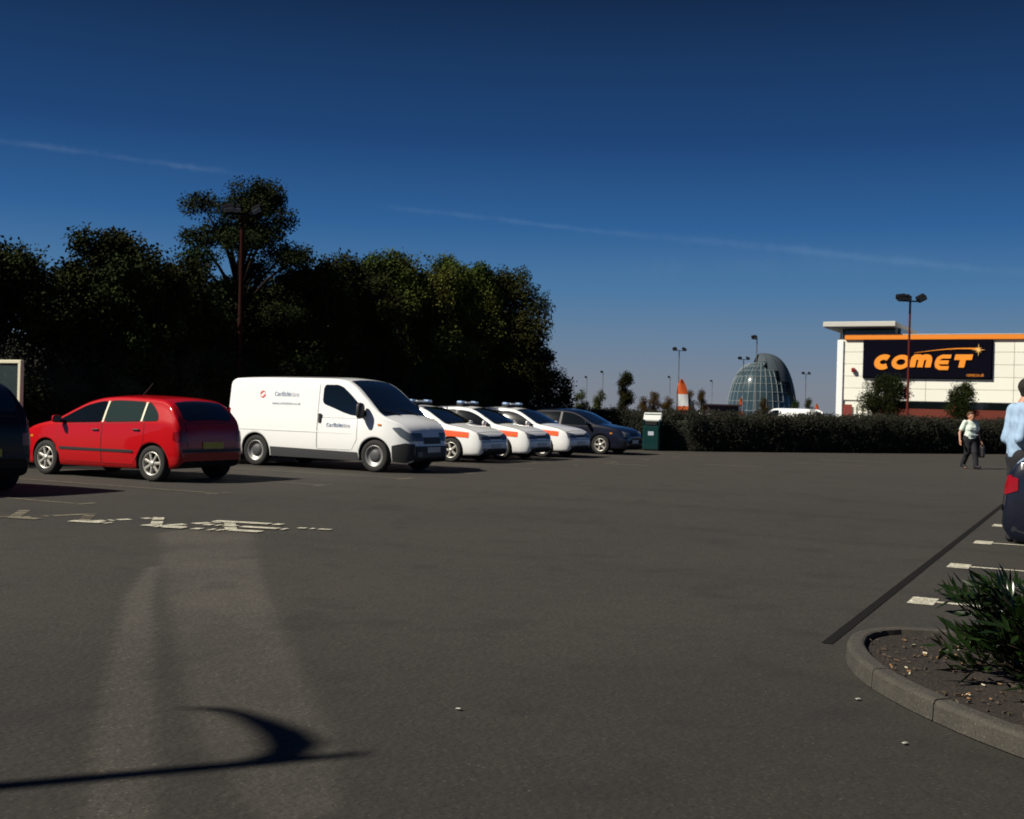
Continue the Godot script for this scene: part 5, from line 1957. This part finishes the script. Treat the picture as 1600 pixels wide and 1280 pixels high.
func _ready() -> void:
	# camera: eye at 1.4 m, level, tipped a little
	var cam := Camera3D.new()
	cam.name = "camera"
	cam.fov = 39.15
	cam.near = 0.1
	cam.far = 6000.0
	cam.position = Vector3(0, 1.4, 0)
	cam.rotation_degrees = Vector3(-0.08, 0, 1.5)
	var lens := CameraAttributesPhysical.new()      # cheap fixed-focus lens: soft beyond a few metres
	lens.frustum_focal_length = 33.74
	lens.frustum_focus_distance = 3.2
	lens.frustum_near = 0.1
	lens.frustum_far = 6000.0
	lens.exposure_aperture = 8.5
	cam.attributes = lens
	add_child(cam)
	cam.current = true
	var env := Environment.new()
	fbm.seed = 4
	fbm.frequency = 0.03
	fbm.fractal_octaves = 4
	env.background_mode = Environment.BG_SKY
	env.sky = make_sky()
	env.tonemap_mode = Environment.TONE_MAPPER_LINEAR
	env.tonemap_exposure = 1.3
	env.sdfgi_enabled = true
	env.ssao_enabled = true
	env.ssil_enabled = true
	var we := WorldEnvironment.new()
	we.name = "world_environment"
	we.environment = env
	add_child(we)
	var sun := DirectionalLight3D.new()
	sun.name = "sun"
	var el := deg_to_rad(42.0)
	var travel := Vector3(0.927 * cos(el), -sin(el), -0.375 * cos(el))
	sun.basis = Basis.looking_at(travel)
	sun.light_energy = 1.6
	sun.light_color = Color(1.0, 0.97, 0.91)
	sun.light_angular_distance = 0.5
	sun.shadow_enabled = true
	add_child(sun)

	materials()
	for i in 3:
		sprays.append(spray(100 + i, 40, 0.34, 0.095, 0.058))
	ground()
	markings()
	store()
	dome()

	# trees behind the left-hand row
	var olive := Color(1.45, 1.6, 0.95)
	var deep := Color(0.5, 0.62, 0.45)
	var rows := [
		["broadleaf_tree", "dark rounded tree at the left edge above the glazed shelter", -10.75, 24.4, 4.5, 1.5, "bushy", deep, 1190],
		["broadleaf_tree", "low bushy tree in the dip of the treeline, right of the leftmost tree", -10.0, 26.4, 3.95, 1.6, "bushy", Color(0.6, 0.75, 0.4), 1360],
		["broadleaf_tree", "dark tree with a twin peaked top behind the red car", -9.2, 27.3, 5.15, 1.55, "bushy", deep, 1530],
		["broadleaf_tree", "lower dark tree between the twin peaked tree and the tallest tree", -8.5, 28.9, 4.6, 1.6, "bushy", deep, 1360],
		["layered_tree", "tallest tree, open and layered, rising above the treeline by the lamp post", -7.5, 31.3, 7.5, 2.9, "layered", deep, 1700],
		["broadleaf_tree", "dark tree behind the rear of the white van", -6.1, 32.9, 5.1, 1.9, "bushy", deep, 1615],
		["broadleaf_tree", "olive tree behind the cab of the white van", -5.0, 35.2, 5.75, 2.0, "bushy", Color(0.7, 0.66, 0.5), 1700],
		["broadleaf_tree", "broad olive tree with the highest crown right of the van", -3.75, 37.8, 6.25, 2.15, "bushy", olive, 2040],
		["broadleaf_tree", "yellowish tree behind the first police car", -2.4, 40.4, 6.3, 2.15, "bushy", olive, 2040],
		["broadleaf_tree", "large rounded tree at the right end of the treeline", -0.85, 44.0, 6.6, 2.2, "bushy", Color(0.75, 0.78, 0.55), 2380],
	]
	for i in rows.size():
		var r: Array = rows[i]
		tree(r[0], r[1], "tree", gp(r[2], r[3]), r[4], r[5], 300 + i, r[6], r[7], r[8], "trees behind the parked cars", 0.8 if r[6] == "layered" else 1.0)
	tree("low_tree", "low dark bush at the right foot of the treeline, behind the dark blue car", "bush", gp(1.0, 46.5), 3.1, 1.3, 341, "bushy", deep, 600)
	# second rank closing the gaps
	var back := [[-13.5, 27.5, 4.3, "deep shade tree far left behind the shelter"], [-11.3, 30.5, 4.4, "dark tree glimpsed behind the red car's roof"], [-8.8, 34.0, 4.6, "dark tree filling the gap left of the tallest tree's foot"], [-6.9, 37.5, 4.9, "dark tree filling the gap above the van's roof"], [-4.6, 41.5, 5.2, "dark tree deep behind the olive trees"], [-2.2, 45.5, 5.3, "dark tree deep behind the rounded right end tree"]]
	for i in back.size():
		var r: Array = back[i]
		tree("broadleaf_tree", r[3], "tree", gp(r[0], r[1]), r[2], 2.3, 360 + i, "bushy", deep, 1500, "trees behind the parked cars", 1.15)
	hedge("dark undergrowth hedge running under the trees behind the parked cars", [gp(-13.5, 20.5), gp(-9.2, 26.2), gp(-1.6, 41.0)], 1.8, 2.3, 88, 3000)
	hedge("clipped dark hedge across the far side of the car park", [gp(-1.6, 45.3), gp(2.0, 43.6), gp(6.2, 42.2), gp(12.0, 44.8), gp(26.0, 52.0)], 1.5, 1.26, 89, 5600)

	# saplings beyond the hedge
	var russet := Color(1.5, 0.85, 0.6)
	var sap := [
		[885, 612, 15, 68.0, "young olive tree first right of the treeline", olive], [912, 609, 13, 70.0, "slim young tree second right of the treeline", olive], [935, 612, 17, 72.0, "young tree just left of the dense conical tree", olive],
		[976, 584, 30, 62.0, "dense conical tree standing highest above the hedge behind the dark blue car", Color(0.6, 0.6, 0.4)],
		[1006, 622, 14, 74.0, "small russet tree first right of the conical tree", russet], [1021, 613, 15, 74.0, "russet sapling over the litter bin", russet], [1043, 621, 13, 76.0, "short russet sapling left of the large orange banner", russet],
		[1078, 612, 13, 76.0, "sapling close to the right of the large orange banner", russet], [1096, 611, 15, 80.0, "reddish pointed sapling left of the glass dome", russet], [1190, 622, 18, 95.0, "russet tree before the foot of the glass dome", russet], [1245, 627, 16, 95.0, "dark sapling right of the glass dome", deep], [1262, 622, 14, 100.0, "thin sapling left of the white store", deep]]
	for i in sap.size():
		var q: Array = sap[i]
		var x: float = (q[0] - 800) / 1800.0 * q[3]
		var hor: float = 637.5 + (q[0] - 800) * 0.0262
		tree("young_tree", q[4], "tree", gp(x, q[3]), 1.4 + (hor - q[1]) / 1800.0 * q[3], maxf(0.42, q[2] * 0.55 / 1800.0 * q[3]), 400 + i, "slim", q[5], 130 if i != 3 else 320, "young trees beyond the hedge", 0.75)
	tree("round_tree", "bushy dark tree before the sign's left half, by the red lamp post", "tree", gp(19.45, 60.0), 3.6, 1.45, 431, "ball", Color(0.45, 0.5, 0.35), 520, "trees before the store", 0.8)
	tree("round_tree", "small round headed tree below the sign's right end", "tree", gp(22.7, 58.0), 3.25, 0.8, 432, "ball", Color(0.5, 0.55, 0.35), 300, "trees before the store", 0.75)

	lamp_post("brown lamp post with floodlights before the tallest tree", gp(-6.67, 28.0), 6.0, 0.15, 3, M.dark_post, 0.62)
	lamp_post("red brown lamp post standing before the white store's sign", gp(17.85, 52.0), 6.75, 0.15, 3, M.red_post, 0.9)
	var posts := [[1059, 547, 120.0, 2, "twin headed lamp post above the large orange banner"], [1180, 529, 100.0, 1, "lamp post rising in front of the glass dome's crown"], [1160, 561, 140.0, 2, "twin lamp post at the left shoulder of the glass dome"], [1258, 584, 180.0, 2, "faint twin lamp post right of the glass dome"], [941, 582, 200.0, 1, "faint lamp post left of the conical tree"], [1046, 590, 220.0, 1, "faint far lamp post left of the twin headed one"], [916, 590, 230.0, 1, "faintest lamp post nearest the treeline"], [1112, 596, 240.0, 1, "faint far lamp post left of the glass dome"]]
	for q in posts:
		var x: float = (q[0] - 800) / 1800.0 * q[2]
		var hor: float = 637.5 + (q[0] - 800) * 0.0262
		lamp_post(q[4], gp(x, q[2]), 1.4 + (hor - q[1]) / 1800.0 * q[2], 0.2, q[3], M.grey_post)
	bracket_lamp()
	banner("largest orange and white banner flag beyond the hedge", gp(10.4, 73.0), 0.1)
	banner("middle orange banner flag before the glass dome", gp(29.5, 150.0), 0.2)
	banner("smallest orange banner flag left of the white store", gp(52.6, 200.0), 0.1)
	litter_bin()
	shelter()
	kerb_and_bed()

	# vehicles
	var back_yaw := YAW + PI
	var red := make_car("parked_car", "bright red hatchback parked nose in, left of the white van", "car", Vector3.ZERO, back_yaw, "red")
	red.position = gp(-6.0, 19.4) - ACROSS * 1.27 + ROW * 0.76
	var van := make_van(gp(-2.77, 23.77) - ACROSS * 1.55 + ROW * 0.83, YAW, "white panel van with dark cab windows and faint blue lettering", true)
	var p1 := make_car("police_car", "white police car with an orange side stripe, next to the van", "police car", gp(-1.48, 28.96) - ACROSS * 1.305 + ROW * 0.74, YAW, "police")
	p1.set_meta("group", "police cars in the row")
	clone(p1, "middle one of the three white police cars with orange stripes", gp(-0.29, 30.97) - ACROSS * 1.305 + ROW * 0.74, YAW + 0.025, "police cars in the row")
	clone(p1, "white striped police car farthest from the van, beside the dark blue car", gp(0.965, 33.4) - ACROSS * 1.305 + ROW * 0.74, YAW - 0.02, "police cars in the row")
	var dark := make_car("parked_car", "dark blue car at the far end of the row past the police cars", "car", gp(2.86, 36.6) - ACROSS * 1.305 + ROW * 0.74, YAW, "dark")
	clone(dark, "dark car at the right edge, its tail and red rear light in view", gp(4.82, 11.3) + ACROSS * 1.95 + ROW * 0.83, YAW)
	make_car("people_carrier", "black tall car at the left edge in front of the red hatchback", "car", gp(-7.27, 15.95) - ACROSS * 1.86 + ROW * 0.0, back_yaw, "people_carrier")
	# distant vehicles over the hedge
	var fv := clone(van, "white van far beyond the hedge, left of the other one", gp(22.5, 95.0), 2.6, "white vans beyond the hedge")
	for c in fv.get_children():
		if String(c.name).begins_with("lettering") or String(c.name).begins_with("emblem"):
			fv.remove_child(c)
			c.free()
	var fv2 := clone(fv, "white van far beyond the hedge, nearer the store", gp(25.6, 99.0), -0.2, "white vans beyond the hedge")
	fv2.scale = Vector3.ONE
	var far_car := make_car("distant_car", "silver white car roof showing over the hedge left of the dome", "car", gp(12.4, 72.0), 0.1, "police")
	for n in ["light_bar", "side_stripe", "side_stripe_001"]:
		var c := far_car.get_node(n)
		far_car.remove_child(c)
		c.free()
	var ks := thing("low_pavilion", "low dark flat roofed building in front of the glass dome", "building", gp(27.6, 150.0), 0.1)
	boxpart("wall", Vector3(0, 1.2, -1.5), Vector3(4.0, 2.4, 3.0), mat(0.05, 0.03, 0.045, 0.8), ks)
	boxpart("roof", Vector3(0, 2.5, -1.4), Vector3(4.6, 0.2, 3.7), mat(0.06, 0.035, 0.05, 0.7), ks, 0.02)
	boxpart("window", Vector3(-0.7, 1.4, 0.03), Vector3(1.5, 0.9, 0.06), M.glass, ks)
	boxpart("door", Vector3(1.1, 1.05, 0.03), Vector3(0.9, 2.1, 0.06), M.trim, ks)

	# people
	var w := thing("person", "person in a pale short sleeved top walking with a dark bag", "person", gp(13.15, 33.0), 0.12)
	var J := joints(1.62, 0.165, 0.085)
	J.knee_l += Vector3(0, 0.01, 0.1)
	J.ankle_l += Vector3(0, 0.0, 0.2)
	J.toe_l += Vector3(0, 0.03, 0.2)
	J.knee_r += Vector3(0, 0, 0.02)
	J.ankle_r += Vector3(0, 0.05, -0.2)
	J.toe_r += Vector3(0, 0.0, -0.16)
	J.elbow_r += Vector3(-0.07, 0, -0.02)
	J.wrist_r += Vector3(-0.1, 0.02, 0.05)
	J.elbow_l += Vector3(0.03, 0, 0)
	J.wrist_l += Vector3(0.04, 0, 0)
	figure(w, J, {"thigh": 0.088, "arm": 0.046, "hip": 0.128, "hipw": 0.075, "waist": 0.125, "chest": 0.125, "hair": M.hair_brown, "hair_low": 0.06, "top": M.shirt_pale, "long_sleeves": false, "hem": 0.86, "bust": true, "chest_print": true, "curl_l": 0.7})
	var bag := thing("handbag", "dark bag hanging from the walking person's hand", "bag", w.transform * Vector3(0.3, 0.32, 0.06), 0.12)
	var bs := tool()
	box(bs, Vector3(0, 0.17, 0), Vector3(0.12, 0.32, 0.32), 0.04)
	pst("body", bs, M.leather, bag)
	for sx in [-0.05, 0.05]:
		bs = tool()
		tube(bs, [Vector3(sx, 0.32, -0.1), Vector3(sx * 0.5, 0.41, -0.05), Vector3(sx * 0.3, 0.43, 0), Vector3(sx * 0.5, 0.41, 0.05), Vector3(sx, 0.32, 0.1)], [0.008, 0.008, 0.008, 0.008, 0.008], 5)
		pst("handle", bs, M.leather, bag)
	var m := thing("person", "person in a light blue shirt standing behind the dark car", "person", gp(5.86, 13.25), 1.6)
	J = joints(1.88, 0.16, 0.085)
	J.head += Vector3(0, 0, 0.075)
	J.neck += Vector3(0, 0, 0.03)
	J.look = Vector3(0.1, -0.08, 1).normalized()
	J.elbow_l += Vector3(-0.035, 0.02, -0.05)
	J.wrist_l += Vector3(-0.06, 0.1, 0.16)
	J.elbow_r += Vector3(0.035, 0.02, -0.06)
	J.wrist_r += Vector3(0.05, 0.12, 0.18)
	figure(m, J, {"thigh": 0.095, "arm": 0.047, "hip": 0.115, "hipw": 0.06, "waist": 0.122, "chest": 0.13, "hair": M.hair, "hair_low": 0.04, "top": M.shirt_blue, "long_sleeves": true, "hem": 0.98})
